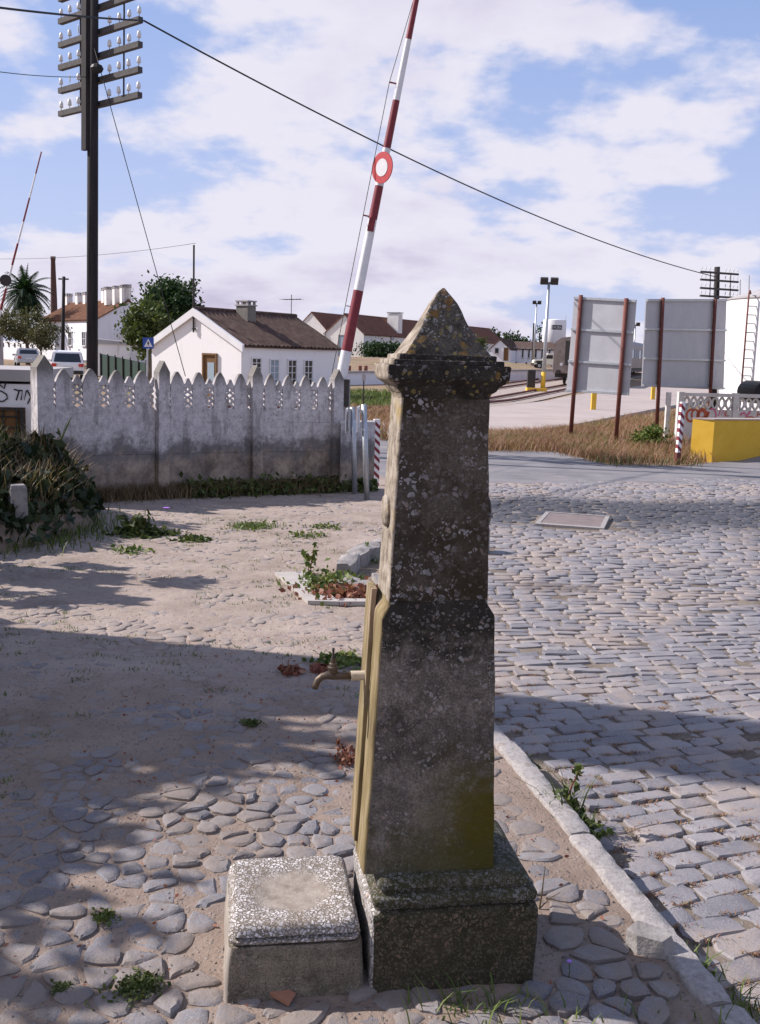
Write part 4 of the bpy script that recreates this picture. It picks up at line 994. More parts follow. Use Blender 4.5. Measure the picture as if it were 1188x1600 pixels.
def door(t, c, wd, h, rz, leaf=m_brown, frame=m_brown, glazed=False):
    o = MB().box((0, .02, 0), (wd, .05, h)).build('door', leaf, t, loc=Vector(c)); o.rotation_euler.z = rz
    mb = MB()
    for x in (-wd / 2, wd / 2): mb.box((x, -.03, 0), (.09, .08, h))
    mb.box((0, -.03, h / 2 + .03), (wd + .09, .08, .09)); mb.build('frame', frame, o)
    if glazed:
        MB().box((.08, -.02, .25), (wd * .5, .03, h * .42)).build('pane', m_bluepane, o)
    return o
def chimney(t, c, d, name='chimney', cap=True, m_=m_lime_old):
    o = MB().box(Vector(c) + Vector((0, 0, d[2] / 2)), d).build(name, m_, t)
    if cap:
        mb = MB(); z = c[2] + d[2]
        mb.box((c[0], c[1], z + .03), (d[0] * 1.16, d[1] * 1.16, .06))
        for sx_ in (-1, 0, 1):
            for sy2 in (-1, 1): mb.box((c[0] + sx_ * d[0] * .42, c[1] + sy2 * d[1] * .42, z + .13), (.10, .10, .15))
        mb.box((c[0], c[1], z + .235), (d[0] * 1.1, d[1] * 1.1, .06)); mb.build('cap', m_grey, o)
    return o

# white cottage
C = P(377, 600, 48.0); tG = Vector((-.83, .56, 0)).normalized(); tL = Vector((.56, .83, 0)).normalized()
wG, lL = 5.9, 7.5
mid = Vector((C.x, C.y, 0)) + tG * wG / 2; rzh = math.atan2(tL.y, tL.x) - math.pi / 2
zb = zg(mid.x, mid.y + 3) - .1
house = thing('white_cottage', 'small white cottage with mossy brown tiled roof behind the picket fence', 'house', (mid.x, mid.y, 0), rzh)
ev = P(377, 541, 48).z; rd = P(301, 487, 49.5).z
rf = gable_house(house, wG, lL, zb, ev, rd, m_lime, m_tile_dark)
k = (rd - ev) / (wG / 2)
for s_ in (-1, 1):                       # rendered verge bands on the gable
    MB().prism([Vector((s_ * (wG / 2 + .2), -.16, ev - .2 * k - .16)), Vector((s_ * (wG / 2 + .2), -.16, ev - .2 * k + .18)), Vector((0, -.16, rd + .18)), Vector((0, -.16, rd - .20))], (0, .14, 0)).build('verge_band', m_white, house)
for q, (px_, pw) in enumerate(((400, .62), (428, .62), (456, .62), (481, .62))):
    # position along the long wall from the pixel column
    best = min(np.linspace(0.3, lL - .2, 300), key=lambda s_: abs(proj(C.x + tL.x * s_, C.y + tL.y * s_, .9)[0] - px_))
    window(house, (wG / 2 + .01, float(best), (.62 if q else .85)), .66, 1.25 if q else .9, math.pi / 2, (2, 4), m_white, m_glass if q != 1 else m_bluepane)
def gx(px_): return min(np.linspace(-wG / 2, wG / 2, 300), key=lambda s_: abs(proj(mid.x - tG.x * s_, mid.y - tG.y * s_, .9)[0] - px_))
door(house, (float(gx(329)), -.02, zb + 1.05 + .2), .85, 2.1, 0, m_brown, m_brown, True)
chimney(house, (.55, 3.0, rd - .35), (.75, .62, .78), m_=m_brick if 0 else m_fence)
MB().tube([(float(gx(305)), -.10, P(305, 519, 49).z), (float(gx(305)) + .03, -.10, P(306, 381, 49).z)], .045, 8).build('mast', m_iron, house)
MB().box((float(gx(305)), -.06, 2.6), (.16, .14, .05)).build('mast_bracket', m_iron, house)
an = MB(); an.tube([(0.1, lL - .4, rd), (0.1, lL - .4, rd + 1.25)], .02, 5)
an.tube([(-.5, lL - .4, rd + 1.0), (.75, lL - .4, rd + 1.02)], .015, 5)
for i in range(6): an.tube([(-.45 + .22 * i, lL - .75, rd + 1.0), (-.45 + .22 * i, lL - .05, rd + 1.0)], .008, 4)
an.build('antenna', m_iron, house)

# warehouse with twin gables
Cw = P(568, 550, 150.0); axw = Vector((.43, .90, 0)).normalized(); gw = Vector((-axw.y, axw.x, 0))
evw = P(568, 522, 150).z; rdw = P(540, 491.5, 150).z; ww = 6.4; zbw = zg(Cw.x, Cw.y) - .6
mid = Vector((Cw.x, Cw.y, 0)) + gw * ww / 2
rzw = math.atan2(axw.y, axw.x) - math.pi / 2
wh = thing('warehouse', 'long white warehouse with red tiled roof and twin gable ends beyond the tracks', 'warehouse', (mid.x, mid.y, 0), rzw)
gable_house(wh, ww, 62, zbw, evw, rdw, m_lime_old, m_tile_red, .25, .15)
# adjoining second gable, a little deeper set
h2 = MB(); x1, x0 = -ww / 2 - .02, -ww / 2 - .02 - ww * .98
h2.prism([Vector((x0, 1.5, zbw)), Vector((x1, 1.5, zbw)), Vector((x1, 1.5, evw)), Vector(((x0 + x1) / 2, 1.5, rdw + .35)), Vector((x0, 1.5, evw))], (0, 30, 0)).build('wall', m_lime_old, wh)
r2 = MB(); xm = (x0 + x1) / 2
for xe in (x0 - .1, x1 + .02): tiled_slope(r2, (xe, 1.4, evw + .06), (xe, 31.6, evw + .06), (xm, 1.4, rdw + .48), (xm, 31.6, rdw + .48))
r2.build('roof', m_tile_red, wh)
MB().tube([(x1 + .05, -.10, zbw), (x1 + .05, -.10, evw + .1)], .12, 6).build('drain_pipe', m_grey, wh)
def wpos(px_): return float(min(np.linspace(0, 62, 600), key=lambda s_: abs(proj(Cw.x + axw.x * s_, Cw.y + axw.y * s_, 3)[0] - px_)))
chimney(wh, (1.9, wpos(628), rdw - 2.2), (1.9, 1.5, 3.0), cap=False)
yc_ = wpos(628)
MB().box((1.9, yc_, rdw + .95), (2.1, 1.7, .14)).build('chimney_cap', m_grey, wh)
door(wh, (-.4, -.02, zbw + 1.9), 1.0, 3.4, 0, m_bluepane, m_grey)
window(wh, (-ww / 2 - 4.6, 1.47, zbw + 2.3), .9, .9, 0, (1, 1), m_white, m_brown)
MB().box((ww / 2 + .1, wpos(612), evw - .35), (.2, 1.0, .45)).build('vent', m_grey, wh)

# row house with chimneys, far left
Cr = P(151, 540, 95.0); a_ = math.radians(37); tg = Vector((math.cos(a_), math.sin(a_), 0)); tl = Vector((-math.sin(a_), math.cos(a_), 0))
wr, lr = 6.3, 15.5; mid = Vector((Cr.x, Cr.y, 0)) + tg * wr / 2
evr, rdr = P(151, 500, 95).z, P(217, 472, 97).z; zbr = zg(Cr.x, Cr.y) - .3
rh = thing('row_house', 'long white row house with orange tiled roof and a line of chimneys', 'house', (mid.x, mid.y, 0), math.atan2(tl.y, tl.x) - math.pi / 2)
gable_house(rh, wr, lr, zbr, evr, rdr, m_lime_blue, m_tile_brown, .2, .1)
def rpos(px_): return float(min(np.linspace(0, lr, 400), key=lambda s_: abs(proj(mid.x + tl.x * s_, mid.y + tl.y * s_, rdr)[0] - px_)))
for px_ in (106, 124, 136, 165): chimney(rh, (0, rpos(px_), rdr - .3), (.62, .62, 1.25 if px_ != 165 else 1.5))
for i, px_ in enumerate((182, 191, 201, 212)): chimney(rh, (.25 * (i - 3), max(.4, rpos(px_)), rdr - .3), (.7, .5, 1.45 + .06 * i))
MB().box((-wr / 2 - .02, .3, (evr + zbr) / 2), (.10, .55, evr - zbr)).build('corner_band', m_yellow, rh)
for q in range(3):
    window(rh, (-wr / 2 - .02, 3 + 3.6 * q, evr - 1.7), .9, 1.3, -math.pi / 2, (2, 2), m_white, m_glass)
MB().box((wr * .15, -.55, zbr + 1.6), (3.4, 1.1, 3.4)).build('lean_to', m_lime_old, rh)

# far low white houses
fh = thing('far_house', 'distant low white house with blue door and brown roof behind the off-road car', 'house', P(798, 560, 165), .05)
z0 = zg(10, 165) - fh.location.z - .2
hh = P(800, 545, 165).z - fh.location.z; rr_ = P(790, 535, 165).z - fh.location.z + .25
MB().box((3.0, 4, (z0 + hh) / 2), (8.6, 8, hh - z0)).build('wall', m_lime_blue, fh)
rf = MB(); tiled_slope(rf, (-1.5, -.2, hh), (7.5, -.2, hh), (-1.5, 4, rr_), (7.5, 4, rr_)); tiled_slope(rf, (7.5, 8.2, hh), (-1.5, 8.2, hh), (7.5, 4, rr_), (-1.5, 4, rr_)); rf.build('roof', m_tile_dark, fh)
door(fh, (.35, -.03, z0 + 1.2), 1.0, 2.1, 0, m_bluepane, m_bluepane)
for x in (1.9, 2.9, 4.0, 5.0, 6.2): window(fh, (x, -.03, z0 + 1.45), .34, 1.5, 0, (1, 1), m_lime_blue, m_glass)
fh2 = thing('far_house', 'distant small white gabled house with brown roof beside the long warehouse', 'house', P(781, 560, 162), -.35)
ev2 = hh - .2
gable_house(fh2, 3.4, 8, z0, ev2, ev2 + 1.5, m_lime_blue, m_tile_dark, .1, .1)
window(fh2, (-.5, -.03, z0 + 1.7), .6, .8, 0, (1, 1), m_grey, m_glass)
door(fh2, (1.0, -.03, z0 + 1.2), .8, 2.0, 0, m_brown, m_grey)
fh3 = thing('far_house', 'faint distant pale building just above the low roofs left of the water tower', 'building', P(797, 545, 260), .1)
MB().box((0, 0, -1), (9, 6, 5.4)).build('wall', m_lime_blue, fh3); MB().box((0, 0, 1.85), (9.4, 6.4, .3)).build('roof', m_grey, fh3)

# small hut with spray paint, far left
hp = P(60, 700, 12.6)
hut = thing('graffiti_hut', 'low white hut with a barred window and black spray lettering beside the fence', 'hut', (hp.x, hp.y, 0), math.radians(8))
ht = P(30, 584, 12.6).z
MB().box((-2.0, 1.2, (ht - .4) / 2 - .1), (4.0, 2.4, ht + .35)).build('wall', m_lime_blue, hut)
MB().box((-2.0, 1.2, ht - .02), (4.12, 2.52, .14)).build('roof_slab', m_grey, hut)
wz1, wz0 = P(20, 636, 12.6).z, P(20, 684, 12.6).z
def hx(px_): return float(min(np.linspace(-2.5, .3, 300), key=lambda s_: abs(proj(hp.x + s_ * math.cos(.14), hp.y + s_ * math.sin(.14), .8)[0] - px_)))
xr = hx(40)
o = MB().box((xr - .35, .01, (wz0 + wz1) / 2), (.70, .05, wz1 - wz0)).build('window', m_brown, hut)
mb = MB()
mb.box((xr - .03, -.02, (wz0 + wz1) / 2), (.055, .06, wz1 - wz0)); mb.box((xr - .36, -.02, wz1 - .02), (.6, .055, .03)); mb.build('frame', m_iron, o)
for i in range(4): MB().box((xr - .10 - .16 * i, -.025, (wz0 + wz1) / 2), (.018, .03, wz1 - wz0 - .06)).build('bar', m_iron, o)
for q in (.35, .7): MB().box((xr - .36, -.03, wz0 + (wz1 - wz0) * q), (.6, .02, .018)).build('bar', m_iron, o)
def stroke(pts, wd, parent, m_, name='spray_stroke', y=-.012):
    """flat paint ribbon in the x-z plane of the parent"""
    mb = MB(); vs = []; P_ = [Vector((a, y, b)) for a, b in pts]
    for i, p in enumerate(P_):
        d = (P_[min(i + 1, len(P_) - 1)] - P_[max(i - 1, 0)]).normalized(); nn = Vector((-d.z, 0, d.x)) * wd / 2
        vs += [p + nn, p - nn]
    mb.add(vs, [(2 * i, 2 * i + 1, 2 * i + 3, 2 * i + 2) for i in range(len(P_) - 1)])
    return mb.build(name, m_, parent)
def hpx(pts): return [(hx(a), P(a, b, 12.6).z) for a, b in pts]
for s_ in ([(23, 608), (30, 610), (37, 610)], [(31, 610), (27, 625)], [(34, 625), (36, 610), (39.5, 625), (43, 610)], [(44, 609), (48, 617), (52, 628), (55, 635)], [(53, 613), (49, 621), (44.5, 631)],
           [(-4, 626), (6, 627), (13, 622), (12, 616), (4, 611), (-4, 609)], [(-2, 598), (4, 603), (8, 607), (10, 599)]):
    stroke(hpx(s_), .017, hut, m_black)

# ------------------------------------------------------------------ right side: billboards, platform things, train, tank
def billboard(name, label, corners, posts, rails, d0, d1, cat='billboard'):
    """corners px: TL, TR, BR, BL ; posts [(top px),(bottom px)]"""
    (tl_, tr_, br_, bl_) = corners
    L, R_ = G(*posts[0][1]), G(*posts[1][1])
    base = (L + R_) / 2
    t = thing(name, label, cat, base)
    def onplane(px_, py_, off=0.0):
        n_ = Vector((R_.y - L.y, -(R_.x - L.x), 0)).normalized()
        d = ray(px_, py_); q = (L + n_ * off - Vector((0, 0, HC))).dot(n_) / d.dot(n_)
        return d * q + Vector((0, 0, HC)) - base
    n_ = Vector((R_.y - L.y, -(R_.x - L.x), 0)).normalized()
    pts = [onplane(*c_) + n_ * -.07 for c_ in (tl_, tr_, br_, bl_)]
    MB().prism(pts, n_ * -.03).build('panel', m_alu, t)
    for (tp_, bp_) in posts:
        a, b = onplane(*tp_), onplane(*bp_)
        MB().tube([b - Vector((0, 0, .3)), a], .058, 10).build('post', m_rust, t, smooth=True)
    for (u_, _) in rails:
        a = pts[0].lerp(pts[3], u_); b = pts[1].lerp(pts[2], u_)
        MB().prism([a + Vector((0, 0, -.03)), b + Vector((0, 0, -.03)), b + Vector((0, 0, .03)), a + Vector((0, 0, .03))], n_ * .05).build('rail', m_galv, t)
        for (tp_, bp_) in posts:
            q = onplane(*tp_).lerp(onplane(*bp_), .02 + u_ * .6)
    return t
billboard('billboard', 'back of the narrow tilted grey billboard on two rusty posts', ((896, 463), (993, 468), (981, 618), (883, 612)), (((908, 461), (891, 688)), ((979, 466), (962, 693))), ((.34, 0), (.675, 0), (.985, 0), (.015, 0)), 0, 0)
billboard('billboard', 'back of the wide grey billboard on two rusty posts beside the white tank', ((1014, 467), (1139, 467), (1134, 609), (1007, 604)), (((1036, 465), (1026, 683)), ((1118, 467), (1107, 677))), ((.34, 0), (.675, 0), (.985, 0), (.015, 0)), 0, 0)

# yellow wall block
ya, yb_, yc2 = G(1088, 721), G(1112, 720), G(1200, 716)
yh = P(1113, 655, yb_.y).z - yb_.z
yw = thing('yellow_wall', 'low ochre yellow painted wall block at the edge of the cobbled road', 'wall', yb_)
va, vc = Vector((-.40, .27, 0)), Vector((1.9, .75, 0)) * 1.6
MB().prism([Vector((0, 0, -.15)), vc + Vector((0, 0, -.15)), vc + va + Vector((0, 0, -.15)), va + Vector((0, 0, -.15))], (0, 0, yh + .13)).build('block', m_yellow, yw)
MB().prism([Vector((-.015, -.02, yh - .018)), vc + Vector((0, -.02, yh - .018)), vc + va + Vector((0, .02, yh - .018)), va + Vector((-.02, .015, yh - .018))], (0, 0, .025)).build('coping', m_apron, yw)
# tarmac ramp heaped against it
rp = MB(); q0 = Vector((yb_.x + .25, yb_.y - .05, zg(0, yb_.y) - .02)); vs = []
for i in range(9):
    for j in range(6):
        x = yb_.x + .25 + i * .45; y = yb_.y + .085 * 1 - 1.5 + j * .33 + (i * .45 + .25) * .385
        vs.append((x, y, zg(x, y) - .03 + .36 * ss(0.1, 2.2, i * .45) * ss(0, 5, j) + .01 * nz(x, y, 3)))
o = rp.add(vs, [(i * 6 + j, (i + 1) * 6 + j, (i + 1) * 6 + j + 1, i * 6 + j + 1) for i in range(8) for j in range(5)]).build('tarmac_ramp', m_asphalt, None, smooth=True); tag(o, kind='structure')

# precast balustrade with spray paint
ba = G(1059, 688); bal = thing('balustrade', 'pale precast balustrade with oval openings and red spray paint behind the yellow wall', 'balustrade', ba)
bz = P(1059, 613, ba.y).z - ba.z; dirb = Vector((1, .08, 0)).normalized(); rzb = math.atan2(dirb.y, dirb.x)
bal.rotation_euler.z = rzb
pxw = ba.y * 1.02 / 1600
posts_x = [0, 86 * pxw, 172 * pxw]
for i, x in enumerate(posts_x): MB().box((x, 0, bz / 2 - .1), (.16, .16, bz + .24)).build('post', m_precast, bal)
MB().box((-.17, .5, bz / 2 - .1), (.12, .12, bz + .16)).build('post', m_precast, bal)
for i in range(2):
    xa, xb = posts_x[i] + .085, posts_x[i + 1] - .085; W_ = xb - xa; xm = (xa + xb) / 2
    MB().box((xm, 0, bz - .05), (W_, .13, .10)).build('top_rail', m_precast, bal)
    MB().box((xm, 0, bz * .33 - .1), (W_, .10, bz * .66 + .2)).build('panel', m_precast, bal)
    no = 7; z0_, z1_ = bz * .66 + .005, bz - .105
    for k in range(no + 1):
        xc = xa + W_ * k / no; mb = MB()
        for s_ in (-1, 1):
            if (k == 0 and s_ < 0) or (k == no and s_ > 0): continue
            arcp = []
            for q in range(9):
                u_ = q / 8; arcp.append((xc + s_ * (.02 + W_ / no * .44 * (1 - math.sin(math.pi * u_)) ** 1.2), 0, z0_ + (z1_ - z0_) * u_))
            mb.tube(arcp, .035, 6)
        mb.build('baluster', m_precast, bal, smooth=True)
def bst(pts, wd, m_): stroke([(a * pxw, b) for a, b in pts], wd, bal, m_, y=-.062)
def cur(cx_, cz_, rx_, rz_, a0, a1, n=14): return [(cx_ + rx_ * math.cos(math.radians(a0 + (a1 - a0) * i / n)), cz_ + rz_ * math.sin(math.radians(a0 + (a1 - a0) * i / n))) for i in range(n + 1)]
zz = bz * .53
for args in ((cur(17, zz, 7, .17, 60, 330), .06, m_spray_red), (cur(23, zz + .03, 5, .14, 250, -40), .05, m_spray_red), (cur(34, zz, 6, .17, 200, -20), .10, m_spray_red), ([(28, zz - .12), (42, zz - .02), (44, zz + .12)], .09, m_spray_red),
             (cur(50, zz, 6, .2, 120, -100), .045, m_spray_pink), ([(24, zz - .1), (23, zz - .5)], .07, m_spray_red), ([(60, zz), (62, zz + .17), (65, zz + .02), (67, zz + .17), (70, zz + .03)], .035, m_spray_pink), ([(72, zz + .15), (71, zz), (76, zz + .02)], .035, m_spray_red), ([(58, zz - .12), (68, zz - .05), (76, zz - .1)], .04, m_spray_pink),
             ([(94, zz + .05), (100, zz + .12), (104, zz + .02), (110, zz + .16)], .06, m_spray_pink), (cur(110, zz - .14, 11, .14, 180, 0), .04, m_spray_red), (cur(110, zz - .16, 7, .05, 180, 0), .11, m_spray_yel), ([(122, zz + .15), (121, zz)], .03, m_spray_red), ([(122, zz + .07), (127, zz + .09)], .03, m_spray_red), ([(127, zz + .16), (127, zz)], .03, m_spray_red), ([(132, zz + .15), (132, zz)], .03, m_spray_red), ([(137, zz), (137, zz + .15), (141, zz + .12), (137, zz + .07)], .03, m_spray_red)):
    bst(*args)

# white tank with ladder
TD = 36.0; TLx = P(1136, 540, TD).x; TR = 3.1; tcx = TLx + TR + .02
tank = thing('storage_tank', 'big white cylindrical tank with conical lid and thin ladder', 'tank', (tcx, TD, zg(tcx, TD) - .1))
tt = P(1140, 468, TD).z - tank.location.z
MB().lathe([(TR, 0), (TR, tt)], 64).build('shell', m_white, tank, angle=40)
MB().lathe([(TR + .04, tt + .002), (TR + .04, tt + .05), (TR * .5, tt + .55), (.1, tt + .85)], 64).build('lid', m_grey, tank, angle=40)
for q in range(1, 4): MB().lathe([(TR + .004, tt * q / 4 - .012), (TR + .012, tt * q / 4), (TR + .004, tt * q / 4 + .012)], 64, cap=False).build('seam', m_white, tank)
lad = bpy.data.objects.new('ladder', None); COL.objects.link(lad); lad.parent = tank
la = float(min(np.linspace(-TR + .05, .5, 400), key=lambda q: abs(proj(tcx + q, TD - math.sqrt(TR ** 2 - q * q) - .16, 1.6)[0] - 1171))); ly = -math.sqrt(TR ** 2 - la ** 2) - .16
for s_ in (-.2, .2):
    x = la + s_; MB().tube([(x, ly, 0), (x, ly, tt + .12), (x + .06, ly + .1, tt + .22), (x + .16, ly + .3, tt + .14)], .03, 6).build('stile', m_rust, lad, smooth=True)
for i in range(1, 16): MB().tube([(la - .2, ly, tt * i / 16), (la + .2, ly, tt * i / 16)], .017, 5).build('rung', m_galv, lad)
MB().tube([(la + .52, ly + .1, 0), (la + .52, ly + .1, tt)], .05, 8).build('pipe', m_white, tank, smooth=True)
hx_ = P(1186, 613, TD - TR)
MB().tube([Vector((hx_.x, TD - TR - .6, hx_.z)) - tank.location, Vector((hx_.x, TD - TR + 1.0, hx_.z)) - tank.location], .36, 18).build('hatch', m_black, tank)
for px_ in (1156, 1170): 
    a = P(px_, 466, TD + 1); MB().tube([a - tank.location, P(px_ + 1, 430 if px_ > 1160 else 437, TD + 1) - tank.location], .025, 5).build('vent_rod', m_galv, tank)

# yellow bollards on the platform
for (bx, by, ty, lab) in ((927, 640, 612, 'square yellow bollard on the platform under the narrow billboard'), (1020, 624, 604, 'square yellow bollard on the platform between the two billboards')):
    b0 = G(bx, by, .12); hb = P(bx, ty, b0.y).z - b0.z
    t = thing('bollard', lab, 'bollard', b0)
    MB().box((0, 0, hb / 2), (.22, .22, hb)).build('shaft', m_yellow, t); MB().box((0, 0, hb + .03), (.24, .24, .06), top=.7).build('cap', m_yellow, t)

# tracks
tr0 = g3(585, 664); trk = Vector((.345, .939, 0)).normalized(); trn = Vector((-trk.y, trk.x, 0))
pA = G(755, 640); pA.z = 0
sheet('railway_bed', ([tuple(pA + trn * .5 - trk * 40), tuple(pA + trn * .5 + trk * 120)], [tuple(pA + trn * 9 - trk * 40), tuple(pA + trn * 9 + trk * 120)]), m_ballast, .02, 40)
rail_names = ('rail on the track nearest the platform', 'second rail of the track nearest the platform', 'rail on the farther track before the white wall', 'second rail of the farther track before the white wall')
for i, off in enumerate((1.6, 3.1, 6.0, 7.5)):
    pts = [pA + trn * off + trk * s_ for s_ in np.linspace(-40, 120, 60)]
    for p in pts: p.z = zg(p.x, p.y) + .12
    o = MB().tube(pts, .075, 6).build('rail', m_rust, None); tag(o, 'rusty ' + rail_names[i], 'rail')

def train_car(name, label, s0, L, nose):
    w_, h = 2.9, 3.75; base = pA + trn * 2.35 + trk * s0; base.z = zg(base.x, base.y) + .2
    t = thing(name, label, 'train', base, math.atan2(trk.y, trk.x) - math.pi / 2)
    prof = [(-w_ / 2, .9), (w_ / 2, .9), (w_ / 2, 2.9), (w_ / 2 * .93, 3.35), (w_ / 2 * .62, 3.68), (0, 3.8), (-w_ / 2 * .62, 3.68), (-w_ / 2 * .93, 3.35), (-w_ / 2, 2.9)]
    MB().prism([Vector((a, .25, b)) for a, b in prof], (0, L, 0)).build('body', m_train, t)
    if nose:
        MB().prism([Vector((a * .93, -.15, .9 + (b - .9) * .95)) for a, b in prof], (0, .41, 0)).build('end_wall', m_train, t)
        MB().box((0, -.2, 2.5), (.9, .08, 1.9)).build('gangway', m_iron, t)
        for s_ in (-.9, .9):
            MB().tube([(s_, -.65, 1.0), (s_, .2, 1.0)], .16, 10).build('buffer', m_iron, t)
            MB().tube([(s_ * .8, -.2, 1.6), (s_ * .8, -.12, 1.6)], .12, 12).build('lamp', m_signgrey, t)
    for i in range(int(L / 2.2)):
        MB().box((w_ / 2 + .005, 1.6 + i * 2.2, 2.35), (.03, 1.45, .85)).build('window', m_bluepane if i % 3 else m_glass, t)
    MB().box((0, L / 2, .72), (w_ * .92, L * .96, .34)).build('underframe', m_iron, t)
    for yb2 in (3.2, L - 3.2):
        for dy in (-1.2, 1.2):
            for s_ in (-.8, .8): MB().tube([(s_ - .07, yb2 + dy, .42), (s_ + .07, yb2 + dy, .42)], .42, 18).build('wheel', m_iron, t)
    return t
s_start = float(min(np.linspace(10, 80, 400), key=lambda s_: abs(proj(*(pA + trn * .9 + trk * s_ + Vector((0, 0, .5))))[0] - 920)))
train_car('train_carriage', 'end of a dull brown railway carriage showing left of the narrow billboard', s_start, 25, True)
train_car('train_carriage', 'second dull railway carriage with windows showing between the two billboards', s_start + 26.2, 25, False)

# floodlight masts
def flood(name, label, base_px, top_px, dist, yellow):
    b0 = P(*base_px, dist); b0.z = zg(b0.x, b0.y); tp_ = P(*top_px, dist) - b0
    t = thing(name, label, 'floodlight', b0)
    MB().tube([Vector((0, 0, -.2)), tp_], [.16, .09], 10).build('mast', m_galv, t, smooth=True)
    if yellow: MB().tube([Vector((0, 0, 0)), tp_ * .18], [.17, .165], 10).build('yellow_foot', m_yellow, t, smooth=True)
    MB().box(tp_, (.9, .12, .10)).build('crossbar', m_iron, t)
    for s_ in (-.36, .36): MB().box(tp_ + Vector((s_, -.12, .12)), (.52, .30, .46), R=Matrix.Rotation(.35, 3, 'X')).build('lamp', m_iron, t)
    return t
fl = flood('floodlight_mast', 'tall floodlight mast with yellow foot on the platform left of the billboards', (848, 612), (858, 442), 74, True)
MB().box((-.5, -.2, .12), (1.4, .9, .24)).build('plinth', m_yellow, fl)
MB().box((-.85, .1, .75), (.55, .5, 1.5)).build('switch_box', m_iron, fl)
flood('floodlight_mast', 'smaller distant floodlight mast left of the tall one, before the water tower', (833, 568), (839, 474), 150, False)
flood('floodlight_mast', 'far floodlight mast peeking out between the two billboards', (990, 560), (993, 508), 150, False)
up_ = thing('utility_pole', 'thin bare pole standing behind the smaller floodlight mast', 'pole', P(832, 568, 158)); MB().tube([Vector((0, 0, -1)), P(835, 505, 158) - up_.location], .17, 8).build('shaft', m_wood, up_)
up_ = thing('utility_pole', 'short dark pole between the smaller floodlight and the water tower', 'pole', P(844, 566, 175)); MB().tube([Vector((0, 0, -1)), P(843.5, 520, 175) - up_.location], .14, 8).build('shaft', m_wood, up_)

# water tower
wtp = P(864, 562, 172); wt_ = thing('water_tower', 'white round water tower on legs lettered EVORA', 'water tower', (wtp.x, wtp.y, zg(wtp.x, wtp.y)))
z1, z0 = P(864, 500, 172).z - wt_.location.z, P(864, 537, 172).z - wt_.location.z
MB().lathe([(1.85, z0), (1.9, z0 + .1), (1.9, z1 - .08), (1.85, z1), (.3, z1 + .15)], 40).build('vessel', m_white, wt_, angle=40)
for q in range(6):
    a = q * math.pi / 3 + .3; x, y = 1.6 * math.cos(a), 1.6 * math.sin(a)
    MB().tube([(x, y, 0), (x, y, z0)], .13, 8).build('leg', m_lime_blue, wt_)
    a2 = a + math.pi / 3; MB().tube([(x, y, .4), (1.6 * math.cos(a2), 1.6 * math.sin(a2), z0 - .2)], .05, 5).build('brace', m_galv, wt_)
MB().tube([(1.7, -.4, z1), (1.7, -.4, z1 + .7)], .05, 5).build('vent_pipe', m_grey, wt_)
lz = z0 + (z1 - z0) * .68; hl = .72
def wrapx(u_, z, r_=1.915): a = math.radians(-90) + u_ / r_; return Vector((r_ * math.cos(a), r_ * math.sin(a), z))
mb = MB(); n = 16; u0_, u1_ = -.78, 1.02
mb.add([wrapx(u0_ + (u1_ - u0_) * i / n, lz + s_ * hl / 2) for i in range(n + 1) for s_ in (-1, 1)], [(2 * i, 2 * i + 2, 2 * i + 3, 2 * i + 1) for i in range(n)])
pan = mb.build('name_panel', m_black, wt_)
fc = bpy.data.curves.new('lettering', 'FONT'); fc.body = 'EVORA'; fc.size = .62; fc.resolution_u = 3
fo = bpy.data.objects.new('lettering', fc); COL.objects.link(fo); bpy.context.view_layer.update()
me = bpy.data.meshes.new_from_object(fo); bpy.data.objects.remove(fo)
xs_ = [v.co.x for v in me.vertices]; sc_ = (u1_ - u0_ - .16) / (max(xs_) - min(xs_))
for v in me.vertices: v.co = wrapx(u0_ + .08 + (v.co.x - min(xs_)) * sc_, lz - .22 + v.co.y, 1.93)
me.materials.clear(); me.materials.append(m_white); link('lettering', me, pan)

# low white wall / far platform edge beyond the tracks, and the stub posts
def longwall(name, label, p0, p1, h, th, mat, cap):
    t = thing(name, label, 'wall', p0); d = p1 - p0; d.z = zg(p1.x, p1.y) - zg(p0.x, p0.y)
    MB().prism([Vector((0, 0, -.3)), d + Vector((0, 0, -.3)), d + Vector((0, 0, h)), Vector((0, 0, h))], (0, th, 0)).build('wall', mat, t)
    MB().prism([Vector((0, -.12, h + .002)), d + Vector((0, -.12, h + .002)), d + Vector((0, -.12, h + .14)), Vector((0, -.12, h + .14))], (0, th + .3, 0)).build('coping', cap, t)
    return t
p0 = P(505, 600, 74); p0.z = zg(p0.x, p0.y); p1 = P(892, 600, 100); p1.z = zg(p1.x, p1.y)
longwall('platform_wall', 'low white wall with dark coping running beyond the tracks', p0, p1, .85, .5, m_lime_blue, m_grey)
for i, px_ in enumerate((506, 546, 563, 572, 590)):
    b0 = P(px_, 592, 82); b0.z = zg(b0.x, b0.y)
    t = thing('stub_post', ('reddish stub post farthest left behind the low white wall', 'reddish stub post just right of the crossing arm foot', 'reddish stub post, left one of the close pair', 'reddish stub post, right one of the close pair', 'reddish stub post nearest the fountain cornice')[i], 'post', b0, 0, 'stub posts beyond the tracks')
    MB().tube([Vector((0, 0, -.3)), P(px_, 573, 82) - b0], .14, 8).build('shaft', m_rust, t); MB().lathe([(.15, 0), (.15, .05), (.08, .09)], 8, P(px_, 573, 82) - b0).build('cap', m_rust, t)
b0 = P(568, 622, 45); sg = thing('track_signal', 'small box signal on a thin stake beside the tracks', 'signal', Vector((b0.x, b0.y, zg(b0.x, b0.y))))
MB().tube([Vector((0, 0, -.2)), Vector((0, 0, 1.5))], .03, 6).build('stake', m_iron, sg); MB().box((0, 0, 1.35), (.16, .14, .3)).build('box', m_grey, sg)

